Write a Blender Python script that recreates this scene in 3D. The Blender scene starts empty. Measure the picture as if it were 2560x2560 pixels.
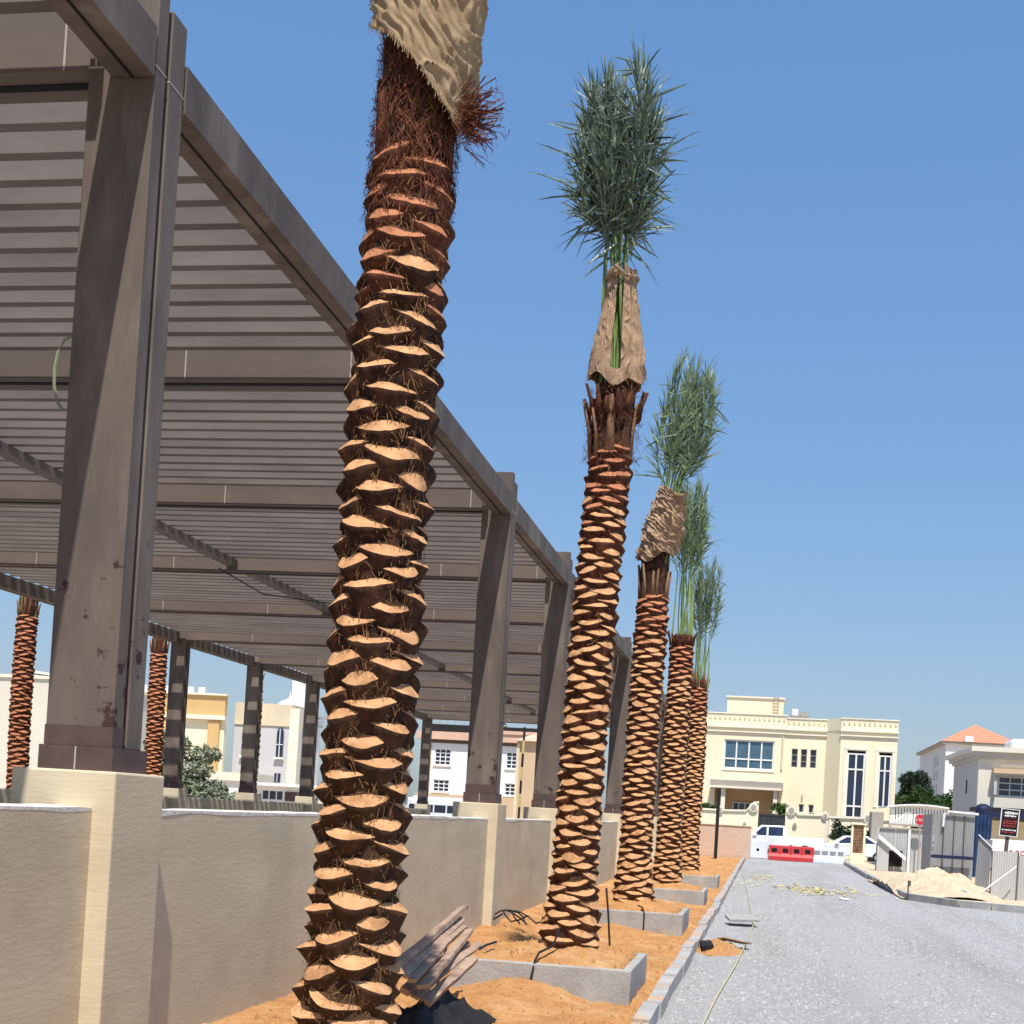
import bpy, math, random
import numpy as np
from mathutils import Vector, Matrix, noise
R = math.radians
scn = bpy.context.scene
COL = scn.collection

# ------------------------------------------------------------------ camera
cam = bpy.data.cameras.new('camera'); camo = bpy.data.objects.new('camera', cam); COL.objects.link(camo)
EYE = 1.65
_yaw, _pit, _rol = .16612, .021742, .058194
_f = Vector((-math.sin(_yaw)*math.cos(_pit), math.cos(_yaw)*math.cos(_pit), math.sin(_pit)))
_r = Vector((math.cos(_yaw), math.sin(_yaw), 0)); _u = _r.cross(_f)
_r2 = _r*math.cos(_rol)+_u*math.sin(_rol); _u2 = _u*math.cos(_rol)-_r*math.sin(_rol)
m = Matrix((_r2, _u2, -_f)).transposed().to_4x4(); m.translation = (0, 0, EYE)
camo.matrix_world = m
cam.sensor_fit = 'HORIZONTAL'; cam.sensor_width = 36; cam.lens = 36*3310.9/2560
cam.shift_x = (1280-1362.05)/2560; cam.shift_y = (1960.5-1280)/2560
cam.clip_start = .05; cam.clip_end = 6000
scn.camera = camo
scn.render.resolution_x = 1024; scn.render.resolution_y = 1024

# ------------------------------------------------------------------ light
SUN = Vector((1, -4.3, 8.6)).normalized()
w = bpy.data.worlds.new('World'); scn.world = w; w.use_nodes = True
nt = w.node_tree; nt.nodes.clear()
sky = nt.nodes.new('ShaderNodeTexSky'); sky.sky_type = 'NISHITA'; sky.sun_disc = False
sky.sun_elevation = math.asin(SUN.z); sky.sun_rotation = math.atan2(SUN.x, SUN.y)
sky.altitude = 0; sky.air_density = 1.6; sky.dust_density = 1.0; sky.ozone_density = 1.0
gm = nt.nodes.new('ShaderNodeGamma'); gm.inputs[1].default_value = .5                 # one grade over the whole sky
tn = nt.nodes.new('ShaderNodeMix'); tn.data_type = 'RGBA'; tn.blend_type = 'MULTIPLY'; tn.inputs[0].default_value = 1; tn.inputs[7].default_value = (1.62, 1.95, 2.60, 1)
hs = nt.nodes.new('ShaderNodeHueSaturation'); hs.inputs['Saturation'].default_value = 1.29
bg = nt.nodes.new('ShaderNodeBackground'); bg.inputs[1].default_value = .10
wo = nt.nodes.new('ShaderNodeOutputWorld')
nt.links.new(sky.outputs[0], gm.inputs[0]); nt.links.new(gm.outputs[0], tn.inputs[6]); nt.links.new(tn.outputs[2], hs.inputs['Color']); nt.links.new(hs.outputs[0], bg.inputs[0]); nt.links.new(bg.outputs[0], wo.inputs[0])
sl = bpy.data.lights.new('sun', 'SUN'); sl.energy = 4.9; sl.angle = R(.53); sl.color = (1, .95, .87)
so = bpy.data.objects.new('sun', sl); COL.objects.link(so); so.rotation_euler = SUN.to_track_quat('Z', 'Y').to_euler(); so.location = (20, -60, 120)
vs = scn.view_settings; vs.view_transform = 'Standard'; vs.look = 'None'; vs.exposure = .3; vs.gamma = 1

# ------------------------------------------------------------------ materials
def mat(name, col, col2=None, rough=.8, scale=8, stretch=(1, 1, 1), bump=0, bscale=None, detail=6, lo=.35, hi=.65,
        spec=.3, metal=0, patch=None, zgrad=None, scuff=None):
    """Procedural surface: two colours mixed by world-space noise, optional bump, wear or painted highlight patches and a second tint by height."""
    M = bpy.data.materials.new(name); M.use_nodes = True
    n = M.node_tree; N = n.nodes; L = n.links; b = N['Principled BSDF']
    b.inputs['Roughness'].default_value = rough; b.inputs['Metallic'].default_value = metal
    b.inputs['Specular IOR Level'].default_value = spec
    geo = N.new('ShaderNodeNewGeometry')
    mp = N.new('ShaderNodeMapping'); mp.inputs['Scale'].default_value = stretch; L.new(geo.outputs['Position'], mp.inputs[0])
    c4 = lambda c: (c[0], c[1], c[2], 1)
    def nz(s, d=detail, src=mp):
        t = N.new('ShaderNodeTexNoise'); t.inputs['Scale'].default_value = s; t.inputs['Detail'].default_value = d
        t.inputs['Roughness'].default_value = .62; L.new(src.outputs[0], t.inputs['Vector']); return t
    def ramp(src, a, bb, ca=(0, 0, 0), cb=(1, 1, 1)):
        r = N.new('ShaderNodeValToRGB'); r.color_ramp.elements[0].position = a; r.color_ramp.elements[1].position = bb
        r.color_ramp.elements[0].color = c4(ca); r.color_ramp.elements[1].color = c4(cb); L.new(src, r.inputs[0]); return r
    def mix(fac, A, B):
        x = N.new('ShaderNodeMix'); x.data_type = 'RGBA'; L.new(fac, x.inputs[0])
        for v, i in ((A, 6), (B, 7)):
            if isinstance(v, tuple): x.inputs[i].default_value = c4(v)
            else: L.new(v, x.inputs[i])
        return x.outputs[2]
    if col2 is None: col2 = tuple(v*.85 for v in col)
    t = nz(scale); out = ramp(t.outputs[0], lo, hi, col, col2).outputs[0]
    if zgrad:
        z0, z1, zc, amt = zgrad
        s = N.new('ShaderNodeSeparateXYZ'); L.new(geo.outputs['Position'], s.inputs[0])
        t2 = nz(2.5, 4, geo)
        ma = N.new('ShaderNodeMath'); ma.operation = 'MULTIPLY_ADD'; L.new(t2.outputs[0], ma.inputs[0]); ma.inputs[1].default_value = 1.4; L.new(s.outputs[2], ma.inputs[2])
        mr = N.new('ShaderNodeMapRange'); mr.inputs[1].default_value = z0+.7; mr.inputs[2].default_value = z1+.7; mr.inputs[4].default_value = amt; L.new(ma.outputs[0], mr.inputs[0])
        out = mix(mr.outputs[0], out, zc)
    if patch:
        pc, ps, pa, pb = patch[:4]; sr = geo
        if len(patch) > 4:
            sr = N.new('ShaderNodeMapping'); sr.inputs['Scale'].default_value = patch[4]; L.new(geo.outputs['Position'], sr.inputs[0])
        out = mix(ramp(nz(ps, 8, sr).outputs[0], pa, pb).outputs[0], out, pc)
    if scuff:                                  # chipped dark patches, commoner low down where things knock against it
        sc, ss, zm = scuff; s_ = N.new('ShaderNodeSeparateXYZ'); L.new(geo.outputs['Position'], s_.inputs[0])
        mr = N.new('ShaderNodeMapRange'); mr.inputs[1].default_value = 1.8; mr.inputs[2].default_value = zm; mr.inputs[3].default_value = .06; mr.inputs[4].default_value = -.12; L.new(s_.outputs[2], mr.inputs[0])
        ad = N.new('ShaderNodeMath'); ad.operation = 'ADD'; L.new(nz(ss, 8, geo).outputs[0], ad.inputs[0]); L.new(mr.outputs[0], ad.inputs[1])
        out = mix(ramp(ad.outputs[0], .60, .64).outputs[0], out, sc)
    L.new(out, b.inputs['Base Color'])
    if bump:
        h = nz(bscale or scale*4, 8)
        bp = N.new('ShaderNodeBump'); bp.inputs['Strength'].default_value = 1; bp.inputs['Distance'].default_value = bump
        L.new(h.outputs[0], bp.inputs['Height']); L.new(bp.outputs[0], b.inputs['Normal'])
    return M
def glassm(name, col=(.03, .05, .07), rough=.06):
    M = mat(name, col, tuple(v*1.6 for v in col), rough=rough, scale=.8, spec=.7); return M
MT = {}
MT['stucco'] = mat('stucco', (.65, .555, .395), (.57, .48, .335), .92, 1.1, (1, 1, 1.6), bump=.002, bscale=16, spec=.15, patch=((.47, .40, .285), .8, .50, .75))
MT['stucco'].node_tree.nodes['Mapping'].inputs['Scale'].default_value = (.7, .7, 3)
MT['pink_plaster'] = mat('pink_plaster', (.62, .46, .35), (.55, .40, .30), .92, 3, (1, 1, 3), bump=.008, bscale=10, spec=.15)
MT['skim'] = mat('skim', (.74, .71, .66), (.62, .58, .52), .9, 6, bump=.01, bscale=20)
MT['steel'] = mat('steel', (.165, .130, .108), (.105, .085, .073), .6, 2.2, (1, 1, .25), bump=.002, bscale=14, spec=.15, patch=((.235, .20, .165), 1.9, .5, .7, (1, 1, .22)), scuff=((.055, .032, .028), 7, 3.6))
MT['louvre'] = mat('louvre', (.200, .170, .158), (.135, .114, .107), .6, 1.4, (.35, 1, 1), bump=.002, bscale=9, spec=.3)
MT['xbeam'] = mat('xbeam', (.175, .135, .115), (.12, .096, .085), .6, 1.5, (.35, 1, 1), bump=.002, bscale=9, spec=.3)
MT['joint'] = mat('joint', (.45, .42, .38), None, .8)
MT['tile'] = mat('tile', (.110, .068, .060), (.075, .050, .046), .6, 5, bump=.003, bscale=30)
MT['void'] = mat('void', (.012, .011, .012), None, .9)
MT['concrete'] = mat('concrete', (.40, .395, .38), (.30, .29, .275), .9, 3, bump=.008, bscale=30, patch=((.52, .36, .21), 4, .56, .7))
MT['kerb'] = mat('kerb', (.43, .42, .41), (.31, .305, .30), .9, 2.5, bump=.010, bscale=35, patch=((.53, .33, .17), 2.2, .5, .66))
MT['kerb_grey'] = mat('kerb_grey', (.40, .395, .385), (.28, .275, .27), .9, 2.5, bump=.010, bscale=35, patch=((.48, .44, .37), 2.2, .5, .7))
MT['sand'] = mat('sand', (.57, .30, .120), (.44, .215, .085), .95, 3.5, bump=.05, bscale=20, spec=.1, patch=((.62, .38, .19), 1.6, .5, .7))
MT['clod'] = mat('clod', (.54, .28, .115), (.38, .19, .075), .95, 9, spec=.1)
MT['gravel_bed'] = mat('gravel_bed', (.45, .445, .44), (.30, .295, .29), .95, 26, bump=.03, bscale=34, spec=.1, detail=9, patch=((.30, .29, .275), .8, .45, .66, (1, .10, 1)))
MT['stone'] = mat('stone', (.44, .435, .43), (.24, .235, .23), .9, 14, spec=.15, lo=.4, hi=.6)
MT['desert'] = mat('desert', (.52, .43, .32), (.42, .34, .25), .95, .6, bump=.02, bscale=8, spec=.1)
MT['pale_sand'] = mat('pale_sand', (.62, .51, .36), (.50, .40, .27), .95, 2.5, bump=.05, bscale=8, spec=.1)
MT['paving'] = mat('paving', (.42, .38, .33), (.36, .32, .28), .9, 2, bump=.004)
MT['bark'] = mat('bark', (.095, .042, .022), (.024, .012, .009), .9, 18, (1, 1, .45), bump=.012, bscale=55, spec=.15, lo=.32, hi=.62, zgrad=(2.6, .6, (.088, .050, .025), .6))
MT['bark_red'] = mat('bark_red', (.135, .045, .022), (.036, .015, .010), .88, 15, (1, 1, .4), bump=.012, bscale=55, spec=.15, zgrad=(3.0, .2, (.085, .045, .02), .6))
MT['cut'] = mat('cut', (.62, .345, .170), (.45, .235, .110), .85, 9, (1, 1, 2), bump=.003, bscale=60, spec=.15, patch=((.27, .125, .055), 10, .52, .72))
MT['cut_red'] = mat('cut_red', (.50, .21, .105), (.36, .14, .07), .85, 12, bump=.003, bscale=60, spec=.15, patch=((.26, .10, .045), 8, .62, .76))
MT['fibre'] = mat('fibre', (.30, .16, .07), (.10, .045, .022), .9, 20, spec=.1)
MT['fibre_red'] = mat('fibre_red', (.19, .065, .035), (.06, .02, .014), .9, 18, spec=.1)
MT['burlap'] = mat('burlap', (.40, .295, .180), (.27, .185, .105), .95, 13, bump=.004, bscale=160, spec=.05, lo=.3, hi=.7)
MT['burlap2'] = mat('burlap2', (.42, .285, .180), (.27, .175, .11), .95, 13, bump=.005, bscale=120, spec=.05)
MT['sheath'] = mat('sheath', (.30, .17, .09), (.10, .05, .03), .8, 9, (1, 1, .3), bump=.004, bscale=40)
MT['leaf'] = mat('leaf', (.150, .200, .125), (.070, .108, .080), .42, 9, spec=.5, lo=.4, hi=.6, patch=((.34, .38, .28), 7, .56, .68))  # pale patches paint highlights into the blade colour
MT['leaf_light'] = mat('leaf_light', (.21, .27, .135), (.10, .15, .075), .45, 8, spec=.45, lo=.4, hi=.6)
MT['stalk'] = mat('stalk', (.26, .34, .11), (.11, .17, .05), .45, 5, (1, 1, .2), spec=.5)
MT['wood'] = mat('wood', (.42, .30, .215), (.25, .165, .12), .85, 8, (1, 1, 1), bump=.004, bscale=50)
MT['wood_end'] = mat('wood_end', (.62, .37, .18), None, .9)
MT['black'] = mat('black', (.012, .012, .013), (.02, .02, .02), .75, 4)
MT['tube'] = mat('tube', (.02, .02, .018), None, .5)
MT['cream'] = mat('cream', (.86, .77, .55), (.82, .72, .51), .9, .35, bump=.004, bscale=12)
MT['cream_dark'] = mat('cream_dark', (.74, .63, .44), None, .9, .5)
MT['cream_trim'] = mat('cream_trim', (.86, .80, .64), None, .85, .5)
MT['grey_trim'] = mat('grey_trim', (.40, .36, .31), None, .85, .5)
MT['white'] = mat('white', (.80, .80, .78), (.75, .75, .73), .7, .4)
MT['white_metal'] = mat('white_metal', (.78, .78, .77), None, .5, .5)
MT['white_paint'] = mat('white_paint', (.80, .81, .82), None, .25, .5, spec=.5)
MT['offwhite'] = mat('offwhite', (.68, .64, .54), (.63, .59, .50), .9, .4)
MT['offwhite_shade'] = mat('offwhite_shade', (.50, .48, .46), (.46, .44, .42), .9, .4)  # off-white darkened: the flank's shade is put into the colour
MT['ochre'] = mat('ochre', (.66, .44, .19), (.60, .40, .17), .9, .5)
MT['tan_wall'] = mat('tan_wall', (.60, .44, .29), (.55, .40, .26), .9, .7)
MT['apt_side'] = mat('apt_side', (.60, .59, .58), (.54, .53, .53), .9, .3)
MT['roof_red'] = mat('roof_red', (.62, .25, .145), (.52, .20, .12), .85, 1.5, (1, 1, 4))
MT['tile_edge'] = mat('tile_edge', (.68, .45, .33), (.60, .38, .27), .85, 1.5)
MT['glass'] = glassm('glass', (.045, .085, .12)); MT['glass_dark'] = glassm('glass_dark', (.014, .022, .045))
MT['gate'] = mat('gate', (.045, .048, .055), (.03, .03, .035), .6, 6)
MT['red_plastic'] = mat('red_plastic', (.56, .045, .05), (.48, .04, .045), .5, 4)
MT['pale_plastic'] = mat('pale_plastic', (.76, .79, .82), (.66, .70, .76), .5, 4)
MT['sign_red'] = mat('sign_red', (.55, .03, .045), None, .5)
MT['sign_black'] = mat('sign_black', (.02, .008, .01), None, .5)
MT['sheet_grey'] = mat('sheet_grey', (.30, .305, .315), (.25, .255, .265), .6, 2, (1, 1, .2), spec=.4)
MT['sheet_light'] = mat('sheet_light', (.52, .52, .50), (.44, .44, .43), .7, 2, (1, 1, .2))
MT['blue'] = mat('blue', (.045, .085, .18), (.025, .05, .12), .5, 3)
MT['navy'] = mat('navy', (.012, .018, .06), None, .6)
MT['rubber'] = mat('rubber', (.02, .02, .02), None, .8)
MT['yellow'] = mat('yellow', (.66, .55, .16), (.55, .46, .20), .5, 9)
MT['string'] = mat('string', (.66, .60, .30), None, .8)
MT['hedge'] = mat('hedge', (.05, .10, .022), (.022, .055, .012), .6, 3, spec=.3)
MT['hedge_dark'] = mat('hedge_dark', (.035, .065, .03), (.015, .03, .015), .6, 3, spec=.3)
MT['hedge_bright'] = mat('hedge_bright', (.075, .16, .025), (.03, .085, .012), .6, 6, spec=.3)
MT['greysage'] = mat('greysage', (.30, .34, .23), (.18, .21, .14), .6, 5, spec=.3)
MT['trunkwood'] = mat('trunkwood', (.10, .07, .045), None, .9, 6, bump=.01)
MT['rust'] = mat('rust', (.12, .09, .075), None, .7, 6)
MT['red_letter'] = mat('red_letter', (.52, .06, .05), None, .6)

# ------------------------------------------------------------------ helpers
class MB:
    def __init__(s): s.v = []; s.f = []; s.m = []
    def add(s, vs, fs, mi=0):
        o = len(s.v); s.v += [tuple(p) for p in vs]; s.f += [tuple(o+i for i in f) for f in fs]; s.m += [mi]*len(fs); return s
    def box(s, x0, x1, y0, y1, z0, z1, mi=0, M=None):
        vs = [Vector((x, y, z)) for z in (z0, z1) for y in (y0, y1) for x in (x0, x1)]
        if M is not None: vs = [M @ p for p in vs]
        return s.add(vs, [(0, 2, 3, 1), (4, 5, 7, 6), (0, 1, 5, 4), (2, 6, 7, 3), (0, 4, 6, 2), (1, 3, 7, 5)], mi)
    def prism_y(s, pts, y0, y1, mi=0):        # outline in x,z pushed along y
        n = len(pts)
        vs = [(x, y0, z) for x, z in pts]+[(x, y1, z) for x, z in pts]
        return s.add(vs, [tuple(range(n)), tuple(range(2*n-1, n-1, -1))]+[(i, i+n, (i+1) % n+n, (i+1) % n) for i in range(n)], mi)
    def prism_z(s, pts, z0, z1, mi=0):        # outline in x,y pushed along z
        n = len(pts)
        vs = [(x, y, z0) for x, y in pts]+[(x, y, z1) for x, y in pts]
        return s.add(vs, [tuple(range(n-1, -1, -1)), tuple(range(n, 2*n))]+[(i, (i+1) % n, (i+1) % n+n, i+n) for i in range(n)], mi)
    def tube(s, pts, r, n=6, mi=0, caps=True):
        pts = [Vector(p) for p in pts]; k = len(pts); rr = r if isinstance(r, (list, tuple)) else [r]*k
        vs = []; fs = []
        for i, p in enumerate(pts):
            d = (pts[min(i+1, k-1)]-pts[max(i-1, 0)]).normalized()
            a = d.orthogonal().normalized() if abs(d.z) > .9 else d.cross(Vector((0, 0, 1))).normalized()
            b = d.cross(a)
            for j in range(n):
                t = 2*math.pi*j/n; vs.append(p+(a*math.cos(t)+b*math.sin(t))*rr[i])
        for i in range(k-1):
            for j in range(n): fs.append((i*n+j, i*n+(j+1) % n, (i+1)*n+(j+1) % n, (i+1)*n+j))
        if caps: fs += [tuple(range(n-1, -1, -1)), tuple((k-1)*n+j for j in range(n))]
        return s.add(vs, fs, mi)
    def disc_y(s, x, z, r, y0, y1, mi=0, n=20): return s.prism_y([(x+r*math.cos(2*math.pi*i/n), z+r*math.sin(2*math.pi*i/n)) for i in range(n)], y0, y1, mi)
    def mesh(s, name, mats, smooth=False):
        me = bpy.data.meshes.new(name); me.from_pydata(s.v, [], s.f)
        for q in (mats if isinstance(mats, (list, tuple)) else [mats]): me.materials.append(MT[q] if isinstance(q, str) else q)
        me.polygons.foreach_set('material_index', s.m)
        if smooth: me.polygons.foreach_set('use_smooth', [True]*len(s.f))
        me.update(); return me
def tag(o, label=None, cat=None, group=None, kind=None):
    for k, v in (('label', label), ('category', cat), ('group', group), ('kind', kind)):
        if v: o[k] = v
    return o
def link(name, me, parent=None):
    o = bpy.data.objects.new(name, me); COL.objects.link(o); o.parent = parent; return o
def build(name, mb, mats, parent=None, smooth=False, bevel=0):
    o = link(name, mb.mesh(name, mats, smooth), parent)
    if bevel:
        b = o.modifiers.new('bevel', 'BEVEL'); b.width = bevel; b.segments = 2; b.limit_method = 'ANGLE'
    return o
def empty(name, loc=(0, 0, 0), label=None, cat=None, group=None):
    o = link(name, None); o.location = loc; o.empty_display_size = .2; return tag(o, label, cat, group)
def copy_tree(o, parent=None):
    c = o.copy(); COL.objects.link(c); c.parent = parent
    for ch in list(o.children): copy_tree(ch, c)
    return c
def bbox(name, x0, x1, y0, y1, z0, z1, m_, parent=None, bevel=0): return build(name, MB().box(x0, x1, y0, y1, z0, z1), m_, parent, bevel=bevel)
def heightfield(name, x0, x1, y0, y1, dx, dy, fn, m_, smooth=True):
    nx = int((x1-x0)/dx)+1; ny = int((y1-y0)/dy)+1
    vs = [(x0+(x1-x0)*i/(nx-1), y0+(y1-y0)*j/(ny-1)) for j in range(ny) for i in range(nx)]
    vs = [(x, y, fn(x, y)) for x, y in vs]
    fs = [(j*nx+i, j*nx+i+1, (j+1)*nx+i+1, (j+1)*nx+i) for j in range(ny-1) for i in range(nx-1)]
    mb = MB(); mb.add(vs, fs); return build(name, mb, m_, smooth=smooth)
def fb(x, y, z=0, s=1, o=4): return noise.fractal((x*s, y*s, z*s), 1.0, 2.0, o)
def sst(a, b, x): t = max(0, min(1, (x-a)/(b-a))); return t*t*(3-2*t)

# ================================================================== SETTING
PALM_Y = [5.75, 12.3, 19.6, 26.2, 33.4]; PALM_X = -1.80
PLANT = [(-2.58, -1.10, y-.92, y+.58) for y in PALM_Y]     # planter outlines x0,x1,y0,y1
tag(build('ground', MB().add([(-3000, -400, -.06), (3000, -400, -.06), (3000, 4000, -.06), (-3000, 4000, -.06)], [(0, 1, 2, 3)]), 'desert'), kind='structure')
def road_h(x, y): return .012*fb(x, y, 3, .35, 3)+.006*fb(x, y, 9, 1.6, 2)
tag(heightfield('road', -.80, 16, -3, 72, .42, .5, road_h, 'gravel_bed'), kind='structure')
tag(build('street', MB().add([(-40, 71.5, -.03), (60, 71.5, -.03), (60, 79.9, -.03), (-40, 79.9, -.03)], [(0, 1, 2, 3)]), 'gravel_bed'), kind='structure')
tag(build('courtyard_floor', MB().add([(-15.1, -6, .02), (-3.6, -6, .02), (-3.6, 62, .02), (-15.1, 62, .02)], [(0, 1, 2, 3)]), 'paving'), kind='structure')
def strip_h(x, y):
    h = .045+.04*fb(x, y, 1, 1.1, 4)+.026*abs(fb(x, y, 5, 5, 4))+.012*fb(x, y, 8, 13, 2)
    h += .10*sst(-2.6, -3.4, x)
    for i, (x0, x1, y0, y1) in enumerate(PLANT):
        cx, cy = (x0+x1)/2, (y0+y1)/2
        if x0+.03 < x < x1-.03 and y0+.03 < y < y1-.03:
            d = math.hypot(x-PALM_X, y-PALM_Y[i])
            h = .352+.12*math.exp(-(d/.42)**2)+.045*fb(x, y, 2, 2.5, 3)+.026*abs(fb(x, y, 5, 5, 4))+.012*fb(x, y, 8, 13, 2)
        elif y1 <= y < y1+2.2: h += .05*math.exp(-((x-cx)/.9)**2)
        else:
            a = math.exp(-((x-(x0+.50))/.42)**2)*sst(y0-1.5, y0-.15, y)*(1 if y < y0+.02 else 0)
            b = math.exp(-((x-(x1-.55))/.3)**2)*sst(y0-1.1, y0-.3, y)*(1 if y < y0+.02 else 0)
            h += (.13*a+.03*b)*(1.1 if i == 1 else .8)
    h -= .05*sst(-1.05, -.86, x)
    return h
tag(heightfield('planting_bed', -3.56, -.86, 2.0, 63.2, .05, .055, strip_h, 'sand'), kind='structure')
# crumbs of sand and soil lying on the bed
rnd = random.Random(4)
mb = MB()
for k in range(15000):
    y = 7+46*rnd.random()**2.0; x = rnd.uniform(-3.4, -.8); s = rnd.uniform(.005, .02)*(1 if rnd.random() < .95 else 2.2)
    if x > -.9 and rnd.random() < .5: continue
    z = strip_h(x, y)+s*.3 if x < -.87 else .13
    a = rnd.uniform(0, 6.28)
    vs = [(x+s*math.cos(a+q*2.1)*rnd.uniform(.7, 1.3), y+s*math.sin(a+q*2.1)*rnd.uniform(.7, 1.3), z-s*.5) for q in range(3)]+[(x, y, z+s*rnd.uniform(.4, .9))]
    mb.add(vs, [(0, 1, 3), (1, 2, 3), (2, 0, 3)])
tag(build('sand_crumbs', mb, 'clod'), 'orange sand crumbs strewn over the planting bed', 'sand', kind='stuff')
# sand that spilled over the kerb onto the gravel
def spill(name, cx, cy, rx, ry, h, m_, label, seed=1):
    nx = 36; vs = []; fs = []; mbb = MB()
    for j in range(nx+1):
        for i in range(nx+1):
            u = i/nx*2-1; v = j/nx*2-1; d = math.hypot(u, v)+.22*fb(u*2, v*2, seed, 1, 4)
            vs.append((cx+u*rx, cy+v*ry, h*max(0, 1-d*d)*(1+.5*fb(u*5, v*5, seed+3, 1, 3))-.02+.012*(1 if d < 1 else 0)))
    fs = [(j*(nx+1)+i, j*(nx+1)+i+1, (j+1)*(nx+1)+i+1, (j+1)*(nx+1)+i) for j in range(nx) for i in range(nx)]
    mbb.add(vs, fs); return tag(build(name, mbb, m_, smooth=True), label, 'sand')
spill('sand_spill', -.52, 17.4, .34, .9, .12, 'sand', 'small orange sand heap spilled over the kerb onto the gravel', 2)
# gravel stones
rg = np.random.default_rng(7); NS = 60000
gy = 9.6+34*rg.random(NS)**1.9; gx = -.72+(gy*.28+3.0)*rg.random(NS); trk = np.minimum(np.abs(gx-.75-.02*gy), np.abs(gx-2.35-.02*gy)); keep = ((gx < 3.5) | (gy < 31)) & (rg.random(NS) > .72*np.exp(-(trk/.22)**2)); gx = gx[keep]; gy = gy[keep]; n = len(gx)
s = rg.uniform(.008, .02, n)*np.where(rg.random(n) < .06, 1.6, 1)*(1+.02*(gy-10))
ang = rg.random(n)*6.283
base = np.array([(1, 0, 0), (0, 1, 0), (-1, 0, 0), (0, -1, 0), (0, 0, .8)])
P = np.repeat(base[None], n, 0)*rg.uniform(.6, 1.25, (n, 5, 1))*s[:, None, None]
ca, sa = np.cos(ang)[:, None], np.sin(ang)[:, None]
P = np.stack([P[:, :, 0]*ca-P[:, :, 1]*sa, P[:, :, 0]*sa+P[:, :, 1]*ca, P[:, :, 2]], 2)
P[:, :, 0] += gx[:, None]; P[:, :, 1] += gy[:, None]
zz = np.array([road_h(a, b) for a, b in zip(gx, gy)]); P[:, :, 2] += zz[:, None]-.002
F = np.array([(0, 1, 4), (1, 2, 4), (2, 3, 4), (3, 0, 4)])[None]+(np.arange(n)*5)[:, None, None]
me = bpy.data.meshes.new('gravel'); me.from_pydata(P.reshape(-1, 3).tolist(), [], F.reshape(-1, 3).tolist()); me.materials.append(MT['stone'])
tag(link('gravel', me), 'loose pale grey gravel stones covering the road', 'gravel', kind='stuff')

# kerbs: rows of stones
def kerb(name, pts, wdt, top, L=1.0, seed=1, m_='kerb'):
    root = empty(name); tag(root, kind='structure'); rr = random.Random(seed)
    stone = MB().box(-.5, .5, -.5, .5, 0, 1).mesh('kerb_stone', m_)
    for (ax, ay), (bx, by) in zip(pts, pts[1:]):
        d = Vector((bx-ax, by-ay)); n = max(1, round(d.length/L)); a = math.atan2(d.y, d.x)
        for i in range(n):
            t = (i+.5)/n; o = link('kerb_stone', stone, root)
            o.location = (ax+d.x*t+rr.uniform(-.012, .012), ay+d.y*t, -.08+rr.uniform(-.012, .012))
            o.rotation_euler = (rr.uniform(-.02, .02), rr.uniform(-.01, .01), a+rr.uniform(-.01, .01))
            o.scale = (d.length/n-.014, wdt, top+.08)
            b = o.modifiers.new('bevel', 'BEVEL'); b.width = .016; b.segments = 2
    return root
kerb('kerb', [(-.835, 3), (-.835, 12), (-.83, 25), (-.86, 40), (-.90, 63)], .13, .135, 1.0, 2)
kerb('kerb', [(3.98, 68.6), (3.72, 49.4), (3.66, 34.3), (4.62, 32.35), (5.95, 31.65), (9.5, 30.7), (13, 30.2)], .16, .16, 1.0, 5, 'kerb_grey')
tag(build('verge', MB().add([(3.75, 34.3, .09), (4.7, 32.4, .09), (6, 31.72, .09), (9.5, 30.8, .09), (60, 29, .09), (60, 71.3, .09), (4.1, 71.3, .09)], [tuple(range(7))]), 'pale_sand'), kind='structure')

# ================================================================== PERGOLA
COLY = [6.78+5.1*n for n in range(-2, 11)]                # centre lines of the column rows
XN, XF, XM = -3.665, -15.2, -9.45
perg = empty('pergola', (-9.4, 20, 0), 'long brown steel pergola with louvred roof on square columns beside the street', 'pergola'); perg.location = (0, 0, 0)
cm = MB()
def colmesh():
    b = MB()
    b.box(-.195, .195, -.17, -.052, 1.865, 6.06); b.box(-.195, .195, -.005, .17, 1.865, 5.97); b.box(-.19, .10, -.06, -.001, 1.865, 5.9, 1)
    return b.mesh('column', ['steel', 'void'])
cmesh = colmesh()
plm = MB().box(-.215, .215, -.19, .21, 1.735, 1.865).mesh('plinth', 'tile')
bandm = MB().box(-.198, .198, -.173, -.05, 1.867, 1.975).mesh('base_band', 'tile')
jm = MB().box(-.197, .197, -.1725, -.05, 5.568, 5.576).box(-.197, .197, -.007, .1725, 5.568, 5.576).box(-.16, -.15, -.1726, -.165, 5.58, 6.0).mesh('joint', 'joint')
tj = MB().box(-.004, .004, -.192, -.185, 1.74, 1.862).mesh('tile_joint', 'joint')
for x in (XN, XF):
    for y in COLY:
        c = link('column', cmesh, perg); c.location = (x, y, 0)
        bv = c.modifiers.new('bevel', 'BEVEL'); bv.width = .006; bv.segments = 2
        for nm, q in (('plinth', plm), ('base_band', bandm), ('joint', jm), ('tile_joint', tj)): link(nm, q, c)
eb = MB().box(-.14, .10, -2.36, 2.36, 5.50, 5.77).box(-.03, -.015, -2.36, 2.36, 5.493, 5.503, 1).mesh('edge_beam', ['steel', 'void'])
mbm = MB().box(-.10, .10, -2.36, 2.36, 5.655, 5.765).mesh('middle_beam', 'louvre')
for y0, y1 in zip(COLY, COLY[1:]):
    for x, q, nm in ((XN+.10, eb, 'edge_beam'), (XF-.06, eb, 'edge_beam'), (XM, mbm, 'middle_beam')):
        link(nm, q, perg).location = (x, (y0+y1)/2, 0)
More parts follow.
